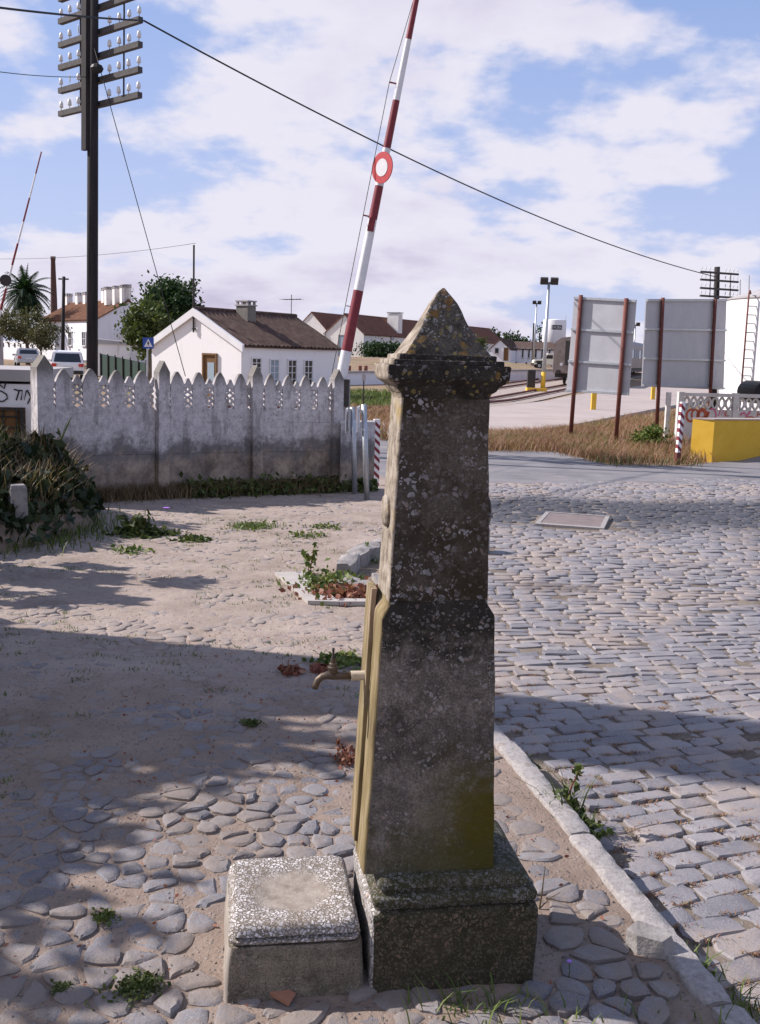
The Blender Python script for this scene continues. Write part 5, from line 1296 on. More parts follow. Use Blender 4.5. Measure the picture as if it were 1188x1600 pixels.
# ------------------------------------------------------------------ far left street
p0 = P(-40, 556, 102); p0.z = zg(p0.x, p0.y); p1 = P(86, 556, 90); p1.z = zg(p1.x, p1.y)
gwall = thing('garden_wall', 'long white garden wall with small openings along the far street', 'wall', p0)
d = p1 - p0; hw = P(40, 532, 95).z - p0.z
MB().prism([Vector((0, 0, -.3)), d + Vector((0, 0, -.3)), d + Vector((0, 0, hw)), Vector((0, 0, hw))], (0, .25, 0)).build('wall', m_white, gwall)
for i in range(14):
    q = d * ((i + .5) / 14) + Vector((0, -.03, hw - .35)); MB().box(q, (.22, .06, .35), math.atan2(d.y, d.x)).build('opening', m_glass, gwall)
bs = P(83, 402, 135); bb = P(85, 500, 135)
t = thing('brick_stack', 'tall thin brick factory chimney behind the orange roof', 'chimney', (bb.x, bb.y, zg(bb.x, bb.y)))
hs = bs.z - t.location.z
MB().lathe([(.50, 0), (.40, hs * .6), (.28, hs - .4), (.32, hs - .35), (.32, hs)], 20).build('shaft', m_brick, t, angle=40)
MB().lathe([(.35, hs), (.35, hs + .12), (.2, hs + .13)], 20).build('cap', m_grey, t)
b0 = P(97, 545, 72); b0.z = zg(b0.x, b0.y)
t = thing('utility_pole', 'dark wooden utility pole between the palm and the row house', 'pole', b0)
MB().tube([Vector((0, 0, -.2)), P(100, 432, 72) - b0], [.14, .11], 8).build('shaft', m_wood, t, smooth=True); MB().box(P(99.5, 436, 72) - b0, (.7, .1, .1)).build('crossarm', m_arm, t)
# green sheet fence
p0 = P(158, 590, 55); p0.z = zg(p0.x, p0.y); p1 = P(229, 590, 52); p1.z = zg(p1.x, p1.y); d = p1 - p0; hf = P(160, 553, 55).z - p0.z
t = thing('sheet_fence', 'dark green sheet fence left of the white cottage', 'fence', p0)
for i in range(6):
    a, b = d * (i / 6 + .004), d * ((i + 1) / 6 - .004); k = hf - .12 * i / 6
    MB().prism([a + Vector((0, 0, -.2)), b + Vector((0, 0, -.2)), b + Vector((0, 0, k)), a + Vector((0, 0, k))], (0, .04, 0)).build('sheet', m_green, t)
for i in range(7): MB().tube([d * (i / 6) + Vector((0, -.05, -.2)), d * (i / 6) + Vector((0, -.05, hf + .05))], .035, 6).build('post', m_iron, t)
# white garden shed behind it
t = thing('garden_shed', 'small white shed half hidden behind the green sheet fence', 'shed', P(172, 560, 66)); zz_ = zg(t.location.x, 66) - t.location.z
MB().box((0, 1, (zz_ + .9) / 2), (2.6, 2, .9 - zz_)).build('wall', m_lime_old, t); MB().prism([Vector((-1.4, -.1, .9)), Vector((1.4, -.1, .9)), Vector((1.4, -.1, 1.05)), Vector((-1.4, -.1, 1.25))], (0, 2.3, 0)).build('roof', m_grey, t)
# pedestrian crossing sign
b0 = P(229, 600, 42); b0.z = zg(b0.x, b0.y); c_ = P(232, 536, 42) - b0
t = thing('crossing_sign', 'square blue pedestrian crossing sign with white triangle on a post', 'road sign', b0)
MB().tube([Vector((0, 0, -.2)), c_ + Vector((-.04, .05, 0))], .035, 8).build('post', m_galv, t)
pl = MB().box(c_, (.44, .02, .44), .1).build('plate', m_signblue, t)
R3 = Matrix.Rotation(.1, 3, 'Z')
MB().prism([c_ + R3 @ Vector((x, -.014, z)) for x, z in ((-.17, -.15), (.17, -.15), (0, .17))], R3 @ Vector((0, -.004, 0))).build('triangle', m_white, pl)
MB().prism([c_ + R3 @ Vector((x, -.020, z)) for x, z in ((-.05, -.13), (-.01, -.03), (-.05, -.02), (0, .08), (.05, -.02), (.01, -.03), (.06, -.13), (.0, -.06))], R3 @ Vector((0, -.004, 0))).build('figure', m_black, pl)

# cars
def rear_car(name, label, px_, py_, dist, yaw, mat, w_, h, L, rack=False):
    b0 = P(px_, py_, dist); b0.z = zg(b0.x, b0.y) + .0
    t = thing(name, label, 'car', b0, yaw); k = w_ / 2
    # side profile swept across the width with tumblehome: rear faces -y
    low = [(-L / 2, .42), (-L / 2 + .05, .95), (-L / 2 + .12, h * .56), (L / 2 - 1.15, h * .55), (L / 2 - .1, h * .44), (L / 2, .5), (L / 2 - .1, .30), (-L / 2 + .1, .28)]
    mb = MB(); n = len(low); vs = []
    for x in (-k, -k * .93, k * .93, k):
        s_ = .96 if abs(x) > k * .95 else 1.0
        vs += [Vector((x, y * s_, .28 + (z - .28) * s_)) for y, z in low]
    fs = [tuple(range(n)), tuple(3 * n + i for i in range(n))[::-1]] + [(j * n + i, j * n + (i + 1) % n, (j + 1) * n + (i + 1) % n, (j + 1) * n + i) for j in range(3) for i in range(n)]
    mb.add(vs, fs); body = mb.build('body', mat, t, angle=35)
    cab = [(-L / 2 + .13, h * .555), (-L / 2 + .42, h * .96), (-L / 2 + .8, h), (L / 2 - 2.1, h), (L / 2 - 1.2, h * .55)]
    vs = [Vector((x * (1.0 if z < h * .6 else .84), y, z)) for x in (-k * .97, k * .97) for y, z in cab]
    n = 5; MB().add(vs, [tuple(range(n)), tuple(n + i for i in range(n))[::-1]] + [(i, (i + 1) % n, n + (i + 1) % n, n + i) for i in range(n)]).build('cabin', mat, t, angle=35)
    e = .012
    # rear window, side windows
    a, b = Vector(cab[0] + (0,)), Vector(cab[1] + (0,))
    def rearp(x, u_): y = cab[0][0] + (cab[1][0] - cab[0][0]) * u_; z = cab[0][1] + (cab[1][1] - cab[0][1]) * u_; return Vector((x * (1 - .16 * u_), y - .02, z))
    MB().prism([rearp(-k * .84, .12), rearp(k * .84, .12), rearp(k * .82, .86), rearp(-k * .82, .86)], (0, .03, 0)).build('rear_window', m_glass, t)
    for s_ in (-1, 1):
        x0_ = s_ * k * .965
        MB().prism([Vector((x0_ * 1.004, -L / 2 + .5, h * .60)), Vector((x0_ * 1.004, L / 2 - 1.55, h * .60)), Vector((x0_ * .885, L / 2 - 2.15, h * .93)), Vector((x0_ * .885, -L / 2 + .75, h * .93))], (s_ * .02, 0, 0)).build('side_window', m_glass, t)
        MB().box((s_ * k * .82, -L / 2 - .0, h * .50), (k * .30, .10, .17)).build('tail_light', m_lampred, t)
        for y in (-L / 2 + .75, L / 2 - .8):
            wh_ = MB().tube([(s_ * (k - .2), y, .32), (s_ * (k + .01), y, .32)], .32, 18).build('wheel', m_tyre, t)
            MB().tube([(s_ * (k + .011), y, .32), (s_ * (k + .02), y, .32)], .19, 14).build('rim', m_galv, wh_)
        if rack: MB().tube([(s_ * k * .72, -L / 2 + .6, h + .02), (s_ * k * .72, -L / 2 + .8, h + .09), (s_ * k * .72, L / 2 - 2.2, h + .09), (s_ * k * .72, L / 2 - 2.0, h)], .025, 6).build('roof_rail', m_iron, t)
        MB().box((s_ * (k + .10), L / 2 - 1.55, h * .62), (.2, .12, .14)).build('mirror', mat, t)
    MB().box((0, -L / 2 - .035, .42), (w_ * .93, .16, .20)).build('bumper', mat if not rack else m_iron, t)
    MB().box((0, -L / 2 - .0, h * .44), (.5, .09, .12)).build('number_plate', m_plateno, t)
    return t
rear_car('parked_car', 'white estate car with roof rails seen from behind next to the pole', 106, 588, 62, .30, m_carwhite, 1.85, 1.66, 4.5, True)
rear_car('parked_car', 'small silver hatchback parked along the far white garden wall', 42, 566, 80, .42, m_carsilver, 1.62, 1.38, 3.7)

# off-road car on the right
b0 = P(858, 577, 128); b0.z = zg(b0.x, b0.y); t = thing('offroad_car', 'cream white boxy off-road car parked beyond the tracks', 'car', b0, 0)
mb = MB(); mb.prism([Vector(p) for p in ((-2.05, -.85, .55), (2.05, -.85, .55), (2.05, -.85, 1.15), (-.85, -.85, 1.15), (-1.9, -.85, 1.10), (-2.05, -.85, .95))], (0, 1.7, 0)).build('body', m_carcream, t)
MB().prism([Vector(p) for p in ((-.8, -.80, 1.152), (2.0, -.80, 1.152), (1.95, -.80, 1.85), (1.85, -.80, 1.93), (-.3, -.80, 1.93), (-.42, -.80, 1.86))], (0, 1.6, 0)).build('cabin', m_carcream, t)
for (x0_, x1_) in ((-.42, .28), (.42, 1.1), (1.22, 1.88)): MB().prism([Vector((x0_ - (.16 if x0_ < 0 else 0), -.83, 1.28)), Vector((x1_, -.83, 1.28)), Vector((x1_, -.83, 1.72)), Vector((x0_, -.83, 1.72))], (0, .03, 0)).build('window', m_glass, t)
for x in (-1.35, 1.35):
    for s_ in (-1, 1):
        wh_ = MB().tube([(x, s_ * .62, .40), (x, s_ * .88, .40)], .40, 18).build('wheel', m_tyre, t); MB().tube([(x, s_ * .881, .40), (x, s_ * .89, .40)], .2, 12).build('rim', m_galv, wh_)
    MB().prism([Vector((x - .55, -.87, .75)), Vector((x + .55, -.87, .75)), Vector((x + .35, -.87, 1.0)), Vector((x - .35, -.87, 1.0))], (0, .02, 0)).build('wheel_arch', m_iron, t)
MB().box((-2.1, 0, .62), (.16, 1.66, .2)).build('bumper', m_iron, t)

# ------------------------------------------------------------------ vegetation
def leaf_quads(C_, size, rng, flat=0.0, aspect=1.7):
    n = len(C_); a = rng.normal(size=(n, 3)); a[:, 2] *= (1 - flat * .8); a /= np.linalg.norm(a, axis=1)[:, None]
    b = rng.normal(size=(n, 3)); b -= (b * a).sum(1)[:, None] * a; b /= np.linalg.norm(b, axis=1)[:, None]
    s = size * (0.6 + 0.8 * rng.random(n))[:, None]; cr_ = np.cross(a, b)
    p0 = C_ - a * s * aspect / 2; p2 = C_ + a * s * aspect / 2; p1 = C_ + b * s / 2 + cr_ * s * .12; p3 = C_ - b * s / 2 + cr_ * s * .12
    V = np.stack([p0, p1, p2, p3], 1).reshape(-1, 3); Fq = np.arange(4 * n).reshape(-1, 4)
    return V, Fq
def crown_pts(n, c, r, rng, nclump=60, spread=.22, shell=.55, lump=0.25):
    d = rng.normal(size=(nclump, 3)); d /= np.linalg.norm(d, axis=1)[:, None]
    rad = (shell + (1 - shell) * rng.random(nclump) ** .5) * (1 - lump + 2 * lump * rng.random(nclump))
    cc = d * rad[:, None]
    k = rng.integers(0, nclump, n); p = cc[k] + rng.normal(size=(n, 3)) * spread * (0.6 + .8 * rng.random(nclump))[k][:, None]
    tone = rng.random(nclump)[k] * .6 + rng.random(n) * .4
    return np.asarray(c) + p * np.asarray(r), tone
def foliage(name, pts, tone, size, mat, parent, rng, flat=0.0, aspect=1.7):
    V, Fq = leaf_quads(pts, size, rng, flat, aspect)
    return raw(name, V, Fq, mat, parent, False, np.repeat(tone, 4))
def tree(name, label, base, c, r, n, size, mat, rng, nclump=60, trunk_r=.2, spread=.2, group=None, limbs=5, cat='tree', shell=.5):
    base = Vector(base); t = thing(name, label, cat, base, 0, group); c = Vector(c) - base
    mb = MB(); top = Vector((c.x * .8, c.y * .8, c.z))
    mb.tube([Vector((0, 0, -.2)), top * .35 + Vector((.05, 0, 0)), top * .7, top], [trunk_r, trunk_r * .8, trunk_r * .55, trunk_r * .25], 9)
    for i in range(limbs):
        a = i * 2.4 + 1; q = top * (.45 + .08 * i); e = c + Vector((r[0] * .6 * math.cos(a), r[1] * .6 * math.sin(a), r[2] * .35 * math.sin(a * 1.7)))
        mb.tube([q, q.lerp(e, .5) + Vector((0, 0, .1 * r[2])), e], [trunk_r * .4, trunk_r * .25, trunk_r * .08], 6)
    mb.build('trunk', m_bark, t, smooth=True)
    p, tone = crown_pts(n, c, r, rng, nclump, spread, shell)
    lo_ = .12 if cat != 'bush' else .02
    p = p[p[:, 2] > lo_]; tone = tone[:len(p)]
    foliage('crown', p, tone, size, mat, t, rng)
    return t
vr = np.random.default_rng(21)
def PG(px_, d): p = P(px_, 580, d); return (p.x, p.y, zg(p.x, p.y))
tree('broad_tree', 'large dark green round tree rising behind the white cottage', PG(268, 70), P(270, 474, 70), (1.6, 1.7, 1.35), 8000, .16, m_leaf_dark, vr, 90, .25)
tree('loquat_tree', 'yellowish green leafy tree left of the white cottage gable', PG(234, 58), P(232, 512, 58), (1.15, 1.2, 1.35), 3600, .15, m_leaf_mid, vr, 60, .14)
tree('olive_tree', 'grey olive bushy tree in front of the palm', PG(44, 84), P(40, 510, 84), (2.6, 2.4, 1.25), 6500, .12, m_leaf_olive, vr, 80, .2)
tree('grey_shrub', 'pale grey shrub leaning over the far garden wall', PG(64, 80), P(64, 528, 80), (.95, .9, .85), 1800, .10, m_leaf_olive, vr, 40, .1)
# palm
pb_ = PG(42, 104); pc = P(40, 458, 104)
palm = thing('palm_tree', 'dark date palm with a dense drooping crown at the left', 'palm', pb_)
pcl = pc - Vector(pb_)
MB().tube([Vector((0, 0, -.2)), Vector((0, 0, pcl.z * .5)), pcl], [.45, .38, .42], 12).build('trunk', m_bark, palm, smooth=True)
pr = random.Random(4)
for i in range(80):
    a = i * 2.39996; el = math.radians(88 - 128 * (i / 79) ** .8); L = 3.3 * pr.uniform(.85, 1.1)
    V = []; Q = []; prev = pcl.copy(); d = Vector((math.cos(a) * math.cos(el), math.sin(a) * math.cos(el), math.sin(el))); seg = 9
    pts_ = [pcl.copy()]
    for s_ in range(seg):
        d = (d + Vector((0, 0, -.19))).normalized(); prev = prev + d * L / seg; pts_.append(prev.copy())
    side = Vector((-math.sin(a), math.cos(a), 0)); mb = MB()
    mb.tube(pts_, [.035] * 5 + [.02] * 4 + [.01], 4)
    for s_ in range(1, seg + 1):
        for sgn in (-1, 1):
            for q in (0, .5):
                b0 = pts_[s_ - 1].lerp(pts_[s_], q); ll = .62 * math.sin(math.pi * min(1, (s_ + q + .6) / (seg + 1.2))) + .1
                dr = (pts_[s_] - pts_[s_ - 1]).normalized()
                tip = b0 + (side * sgn * .8 + dr * .6 + Vector((0, 0, -.35))).normalized() * ll
                mb.add([b0 - dr * .09, b0 + dr * .09, tip], [(0, 1, 2)])
    mb.build('frond', m_leaf_dark, palm)
# bushes by the warehouse, horizon trees
tree('warehouse_bush', 'dark green bush against the warehouse long wall', PG(596, 148), P(598, 549, 148), (3.4, 1.6, 1.2), 2600, .22, m_leaf_dark, vr, 50, .1, cat='bush')
tree('warehouse_bush', 'dark green bush half hidden behind the right of the pyramid cap', PG(748, 150), P(747, 549, 150), (1.3, 1.2, 1.7), 1500, .22, m_leaf_mid, vr, 30, .1, cat='bush')
for i, (px_, py_, d, rx_, rz_, lab) in enumerate(((772, 530, 220, 2.2, 1.8, 'faint far tree just right of the warehouse roof'), (806, 536, 210, 2.8, 1.9, 'far dark tree above the low distant roofs'), (846, 547, 200, 2.0, 3.2, 'far tree just left of the water tower legs'), (866, 550, 205, 2.4, 2.8, 'far dark tree behind the water tower legs'), (822, 548, 230, 3.0, 1.5, 'far low tree behind the distant roofs near the poles'))):
    tree('far_tree', lab, PG(px_, d), P(px_, py_, d), (rx_, 2, rz_), 900, .35, m_leaf_dark, vr, 30, .2, .18, group='trees on the horizon')
# tall tree and shrubs just outside the picture on the left, whose shade falls across the footpath
off = thing('shade_tree', 'thick-trunked tree standing out of view on the left, shading the footpath', 'tree', (-5.6, 6.25, zg(0, 6.2)))
MB().tube([(0, 0, -.3), (0, 0, .6), (.05, .02, 3), (.0, -.03, 6.2), (.1, 0, 11.0)], [.56, .49, .475, .46, .34], 20).build('trunk', m_bark, off, smooth=True)
p, tone = crown_pts(5000, (.3, 0, 12.0), (3.2, 3.2, 2.2), vr, 60, .2); foliage('crown', p, tone, .22, m_leaf_mid, off, vr)
mb = MB(); mb.tube([(0, 0, 3.4), (.3, -.9, 3.5), (.5, -1.7, 3.1)], [.14, .09, .04], 7); mb.build('low_branch', m_bark, off, smooth=True)
p, tone = crown_pts(5200, (.15, -1.45, 2.75), (1.2, .85, .62), vr, 46, .20); foliage('low_foliage', p, tone, .12, m_leaf_mid, off, vr)
p, tone = crown_pts(1500, (.75, -2.25, 2.4), (.8, .5, .32), vr, 22, .22); foliage('low_foliage', p, tone, .11, m_leaf_mid, off, vr)
MB().tube([(.5, -1.7, 3.1), (.6, -2.4, 2.9), (.75, -2.9, 2.75)], [.04, .03, .012], 6).build('low_branch', m_bark, off, smooth=True)
p, tone = crown_pts(800, (.72, -2.95, 2.6), (.70, .55, .40), vr, 30, .26); foliage('low_foliage', p, tone, .10, m_leaf_mid, off, vr)
for i, (x, y, rx_, ry_, rz_, n_) in enumerate(((-4.9, 10.3, .6, 1.3, 1.5, 3400), (-4.25, 7.5, .55, 1.15, 1.1, 3000), (-4.25, 5.9, .55, .95, 1.15, 2600), (-4.1, 4.6, .5, .8, 1.1, 2200))):
    tree('hedge_shrub', ('leafy shrub out of view behind the ivy bank', 'leafy shrub out of view on the left, nearest the ivy bank', 'leafy shrub out of view on the left, middle one of three', 'leafy shrub out of view on the left, nearest the viewer')[i], (x, y, zg(x, y)), (x, y, zg(x, y) + 1.05), (rx_, ry_, rz_), n_, .10, m_leaf_mid, vr, 60, .16, .05, group='shrubs outside the picture', cat='bush', shell=.2)

# ivy bank at the left
bk = thing('ivy_bank', 'dark ivy covered earth bank at the left end of the fence', 'bank', (-3.6, 10.0, zg(0, 10)))
mb = MB(); vs = []; nb = 26
def bank_h(x, y):          # local
    e = 1 - ((x + .45) / 1.15) ** 2 - ((y + .2) / 2.1) ** 2
    return .95 * math.sqrt(max(0, e)) * (.75 + .35 * nz(x, y, 2.2, 4)) if e > 0 else -.15
for j in range(nb + 1):
    for i in range(nb + 1):
        x, y = -1.9 + 2.9 * i / nb, -2.5 + 4.6 * j / nb; vs.append((x, y, bank_h(x, y)))
mb.add(vs, [(j * (nb + 1) + i, j * (nb + 1) + i + 1, (j + 1) * (nb + 1) + i + 1, (j + 1) * (nb + 1) + i) for j in range(nb) for i in range(nb)]).build('earth', m_pit, bk, smooth=True)
pts = []
while len(pts) < 8000:
    x, y = vr.uniform(-1.6, .75), vr.uniform(-2.4, 1.9); h = bank_h(x, y)
    if h > -.1: pts.append((x + vr.normal(0, .03), y + vr.normal(0, .03), h + abs(vr.normal(0, .07))))
pts = np.array(pts); foliage('ivy_leaves', pts, vr.random(len(pts)), .075, m_leaf_ivy, bk, vr)['kind'] = 'stuff'

def blades(spots_, hgt, wd, lean, mat, name, parent, rng, droop=.35, label=None, cat=None, kind=None):
    """spots: (n,3) ; each blade is two bent quads"""
    n = len(spots_); a = rng.random(n) * 2 * math.pi; h = hgt * (.55 + .8 * rng.random(n)); l_ = lean * h * (.3 + rng.random(n))
    dirx, diry = np.cos(a), np.sin(a); w_ = wd * (.7 + .6 * rng.random(n))
    sxn, syn = -diry, dirx; V = np.zeros((n, 6, 3))
    for k, (u_, wk) in enumerate(((0, 1.0), (.55, .8), (1.0, .12))):
        cx_ = spots_[:, 0] + dirx * l_ * u_ ** 1.6; cy_ = spots_[:, 1] + diry * l_ * u_ ** 1.6; cz_ = spots_[:, 2] + h * (u_ - droop * lean * u_ ** 3 * .5)
        V[:, 2 * k, 0] = cx_ - sxn * w_ * wk / 2; V[:, 2 * k + 1, 0] = cx_ + sxn * w_ * wk / 2
        V[:, 2 * k, 1] = cy_ - syn * w_ * wk / 2; V[:, 2 * k + 1, 1] = cy_ + syn * w_ * wk / 2
        V[:, 2 * k, 2] = V[:, 2 * k + 1, 2] = cz_
    b_ = np.arange(n)[:, None] * 6
    Fq = np.concatenate([b_ + np.array([[0, 1, 3, 2]]), b_ + np.array([[2, 3, 5, 4]])])
    o = raw(name, V.reshape(-1, 3), Fq, mat, parent, False, np.repeat(rng.random(n), 6))
    if label: tag(o, label, cat)
    if kind: o['kind'] = kind
    return o
def scatter(n, fn, rng): 
    out = []
    while len(out) < n:
        p = fn(rng)
        if p is not None: out.append(p)
    return np.array(out)
# withered weeds over the bank
sp = scatter(2600, lambda r: (lambda x, y: (x, y, bank_h(x, y)) if bank_h(x, y) > .25 else None)(r.uniform(-1.6, .7), r.uniform(-1.2, 1.9)), vr)
blades(sp, .26, .012, .8, m_brownweed, 'withered_stems', bk, vr)['kind'] = 'stuff'
sp = scatter(700, lambda r: (lambda x, y: (x, y, bank_h(x, y)) if bank_h(x, y) > .5 else None)(r.uniform(-1.4, .0), r.uniform(-.2, 1.6)), vr)
blades(sp, .30, .016, .6, m_weed, 'grass_tuft', bk, vr)['kind'] = 'stuff'
sp = scatter(1800, lambda r: (lambda x, y: (x, y, zg(x, y)) )(r.normal(-3.2, .28), r.normal(9.6, .6)), vr)
o = blades(sp, .11, .010, .9, m_weed, 'bank_grass', None, vr); tag(o, 'short green grass along the foot of the ivy bank', 'grass', kind='stuff')
# reed
rb = P(90, 700, 11.4); rb.z = zg(rb.x, rb.y) + .25
rd_ = thing('reed', 'tall thin green reed leaning before the fence end post', 'reed', rb)
MB().tube([Vector((0, 0, -.2)), P(83, 722, 11.4) - rb, P(95, 690, 11.4) - rb, P(104, 660, 11.4) - rb], [.008, .007, .005, .003], 6).build('stem', m_weed, rd_)
for (a, b, c_) in (((96, 688), (92, 672), (90, 668)), ((97, 686), (106, 664), (114, 648)), ((92, 696), (80, 700), (66, 716)), ((97, 688), (108, 684), (118, 682)), ((95, 692), (98, 720), (96, 745))):
    p0, p1, p2 = (P(*q, 11.4 + .1 * random.random()) - rb for q in (a, b, c_))
    s_ = Vector((.011, .004, .004)); MB().add([p0 - s_ * .5, p0 + s_ * .5, p1 + s_, p1 - s_, p2], [(0, 1, 2, 3), (3, 2, 4)]).build('leaf', m_weed, rd_)
# old stone post stump on the bank
b0 = G(30, 852); o = thing('stone_stump', 'short square stone post half buried in the ivy bank', 'post', b0)
MB().box((0, 0, .20), (.15, .15, .62), .5, top=.92).build('shaft', m_oldstone, o); MB().box((0, 0, .525), (.14, .14, .03), .5, top=.8).build('cap', m_oldstone, o)

# weeds along the foot of the fence
def fence_pt(r):
    u_ = r.random() * 3; i = min(int(u_), 2); p = fp[i].lerp(fp[i + 1], u_ - i); q = abs(r.normal(0, .16))
    return (p.x + q * .6, p.y - q * .8 - .02, zg(p.x, p.y))
o = blades(scatter(5200, fence_pt, vr), .20, .010, .8, m_brownweed, 'fence_foot_weeds', None, vr); tag(o, 'brownish weeds along the foot of the picket fence', 'weeds', kind='stuff')
def fence_pt2(r):
    u_ = 1.2 + r.random() * 2.2; i = min(int(u_), 2); p = fp[i].lerp(fp[i + 1], u_ - i); q = abs(r.normal(0, .18)); 
    return (p.x + q * .6, p.y - q * .8 - .05, zg(p.x, p.y) + abs(r.normal(0, .09)))
p = scatter(3000, fence_pt2, vr); o = foliage('fence_foot_leaves', p, vr.random(len(p)), .05, m_leaf_mid, None, vr); tag(o, 'green leafy weeds along the right half of the fence foot', 'weeds', kind='stuff')

# little plants on the footpath
def weed(name, label, px_, py_, rad, h, n, size, mat, blades_n=0, group=None, stems=0, z_off=0.0):
    b0 = G(px_, py_); t = thing(name, label, 'weed', b0, 0, group)
    k = vr.normal(size=(n, 2)) * rad * .5
    z = np.abs(vr.normal(0, h * .45, n)) * np.exp(-(k ** 2).sum(1) / (rad ** 2)) + .008
    foliage('leaves', np.c_[k, z], vr.random(n), size, mat, t, vr, .3)['kind'] = 'stuff'
    if blades_n:
        k = np.c_[vr.normal(size=(blades_n, 2)) * rad * .45, np.zeros(blades_n)]; blades(k, h * 1.3, size * .35, .9, mat, 'blades', t, vr)['kind'] = 'stuff'
    for q in range(stems):
        a = vr.random() * 6.28; e = Vector((math.cos(a) * rad * .7, math.sin(a) * rad * .4, h * vr.uniform(1.2, 2.0)))
        MB().tube([Vector((0, 0, 0)), e * .5 + Vector((0, 0, h * .3)), e], [.004, .003, .002], 5).build('stem', m_redweed, t)
        p = np.array([e * u_ for u_ in (.6, .75, .9, 1.0) for _ in range(3)]) + vr.normal(0, size * .5, (12, 3)); foliage('stem_leaves', p, vr.random(12), size * 1.1, mat, t, vr)
    return t
weed('mallow_plant', 'spreading green mallow plant with tall sprigs on the footpath near the bank', 222, 836, .27, .10, 260, .045, m_leaf_mid, 0, None, 5)
fl = MB().lathe([(.002, 0), (.03, .012), (.034, .018)], 6, (0, 0, 0)).build('flower', m_flower, [o for o in COL.objects if o.name.startswith('mallow_plant')][0]); fl.location = (.24, -.02, .26)
weed('grass_clump', 'low mat of yellow green grass in the middle of the footpath', 393, 824, .26, .035, 200, .022, m_weed, 400)
weed('weed_clump', 'small dark weed clump right of the mallow plant', 303, 845, .14, .05, 120, .03, m_leaf_mid, 0)
weed('weed_clump', 'thin weed patch by the foot of the fence shadow', 480, 838, .22, .03, 90, .025, m_weed, 60)
weed('weed_clump', 'tiny trailing weed below the mallow plant', 200, 862, .20, .03, 70, .035, m_weed, 0)
weed('weed_clump', 'flat yellow weed streak above the planting pit', 510, 824, .20, .02, 90, .022, m_weed, 40)
weed('clover_patch', 'green clover patch on the footpath just behind the tap', 532, 1036, .15, .03, 260, .022, m_weed)
weed('dock_plant', 'dark red withered dock plant left of the tap', 455, 1052, .055, .05, 60, .03, m_redweed, 0)
weed('dock_plant', 'dark red withered dock plant behind the tap spout', 500, 1050, .05, .05, 60, .03, m_redweed, 0)
weed('moss_tuft', 'small moss tuft on the shaded footpath left of the fountain', 392, 1132, .04, .008, 220, .009, m_leaf_mid, 60)
weed('moss_tuft', 'small green moss tuft among cobbles left of the trough', 165, 1437, .035, .008, 200, .007, m_weed, 40)
weed('moss_tuft', 'leafy green moss tuft among the cobbles at the bottom', 215, 1545, .06, .012, 420, .0085, m_leaf_mid, 20)
weed('moss_tuft', 'tiny moss tuft near the lower left edge', 95, 1548, .025, .008, 120, .007, m_leaf_mid, 20)
weed('red_weed', 'reddish sparse weed beside the shaft foot', 545, 1190, .07, .05, 120, .014, m_redweed, 30, None, 1)
# planting pit weeds
b0 = Vector((-.22, 7.05, zg(0, 7)))
k = np.c_[vr.normal(-.0, .14, 900), vr.normal(0, .11, 900), np.abs(vr.normal(0, .03, 900))] + np.array(b0)
o = foliage('pit_red_weeds', k, vr.random(900), .03, m_redweed, None, vr); tag(o, 'red stonecrop filling the front of the planting pit', 'weeds', kind='stuff')
k = np.c_[vr.normal(-.14, .11, 600), vr.normal(.26, .17, 600), np.abs(vr.normal(0, .04, 600))] + np.array(b0)
o = foliage('pit_green_weeds', k, vr.random(600), .026, m_weed, None, vr); tag(o, 'green weeds at the back of the planting pit', 'weeds', kind='stuff')
weed('sprig', 'thin upright sprig growing from the planting pit', 484, 905, .05, .14, 24, .03, m_weed, 0, None, 3)
weed('sprig', 'grassy sprig by the curved edging stone', 575, 880, .10, .10, 60, .02, m_weed, 60, None, 1)
# kerb-side weeds in the gutter
for (px_, py_, rad, h, n_, lab) in ((812, 1185, .06, .05, 160, 'low green weed in the gutter where the kerb leaves the fountain'), (882, 1255, .07, .10, 200, 'upright green weed in the gutter halfway along the kerb'), (905, 1282, .09, .05, 260, 'dense dark green weed mat in the gutter'), (1085, 1505, .05, .05, 120, 'yellowish weed in the gutter beside the loose stone')):
    w_ = weed('gutter_weed', lab, px_, py_, rad, h, n_, .018, m_leaf_mid if h != .05 or n_ > 150 else m_weed, 60, 'weeds in the kerb gutter', 2 if h > .08 else 0); w_.location.z -= .05
# yellow grass in the joints of the setts
jp = np.array([q for q in JP if q[1] < 5.6 and q[0] < 2.4]); wts = np.exp(-(jp[:, 1] - 2.2) / 1.3) * np.exp(-(jp[:, 0] - (0.924 - 0.2 * (jp[:, 1] - 2.443))) / 1.1)
cl = jp[vr.choice(len(jp), 420, False, wts / wts.sum())]
sp = np.vstack([c_ + np.c_[vr.normal(0, .028, 26), vr.normal(0, .005, 26) + .0, np.zeros(26)] for c_ in cl])
o = blades(sp, .013, .004, 1.2, m_dry, 'joint_grass', None, vr); tag(o, 'short yellowed grass in the joints between the setts', 'grass', kind='stuff')
def path_pt(r):
    y = 2.3 + 9 * r.random(); x = r.uniform(-3.0, edge_x(y) - .15); 
    if nz(x, y, .9, 8) < -.05: return None
    return (x, y, path_z(x, y))
cl = scatter(330, path_pt, vr); sp = np.vstack([c_ + np.c_[vr.normal(0, .04, 14), vr.normal(0, .02, 14), np.zeros(14)] for c_ in cl])
o = blades(sp, .020, .005, 1.3, m_weed, 'footpath_moss', None, vr); tag(o, 'sparse low greenery between the footpath cobbles', 'moss', kind='stuff')
cl = scatter(420, lambda r: (lambda y: (lambda x: (x, y, path_z(x, y) + .008))(r.uniform(-1.2, KX(y) - .14)))(2.3 + 3.6 * r.random()), vr)
o = foliage('red_litter', cl, vr.random(len(cl)), .009, m_redweed, None, vr, .8); tag(o, 'tiny reddish leaf litter on the footpath', 'litter', kind='stuff')
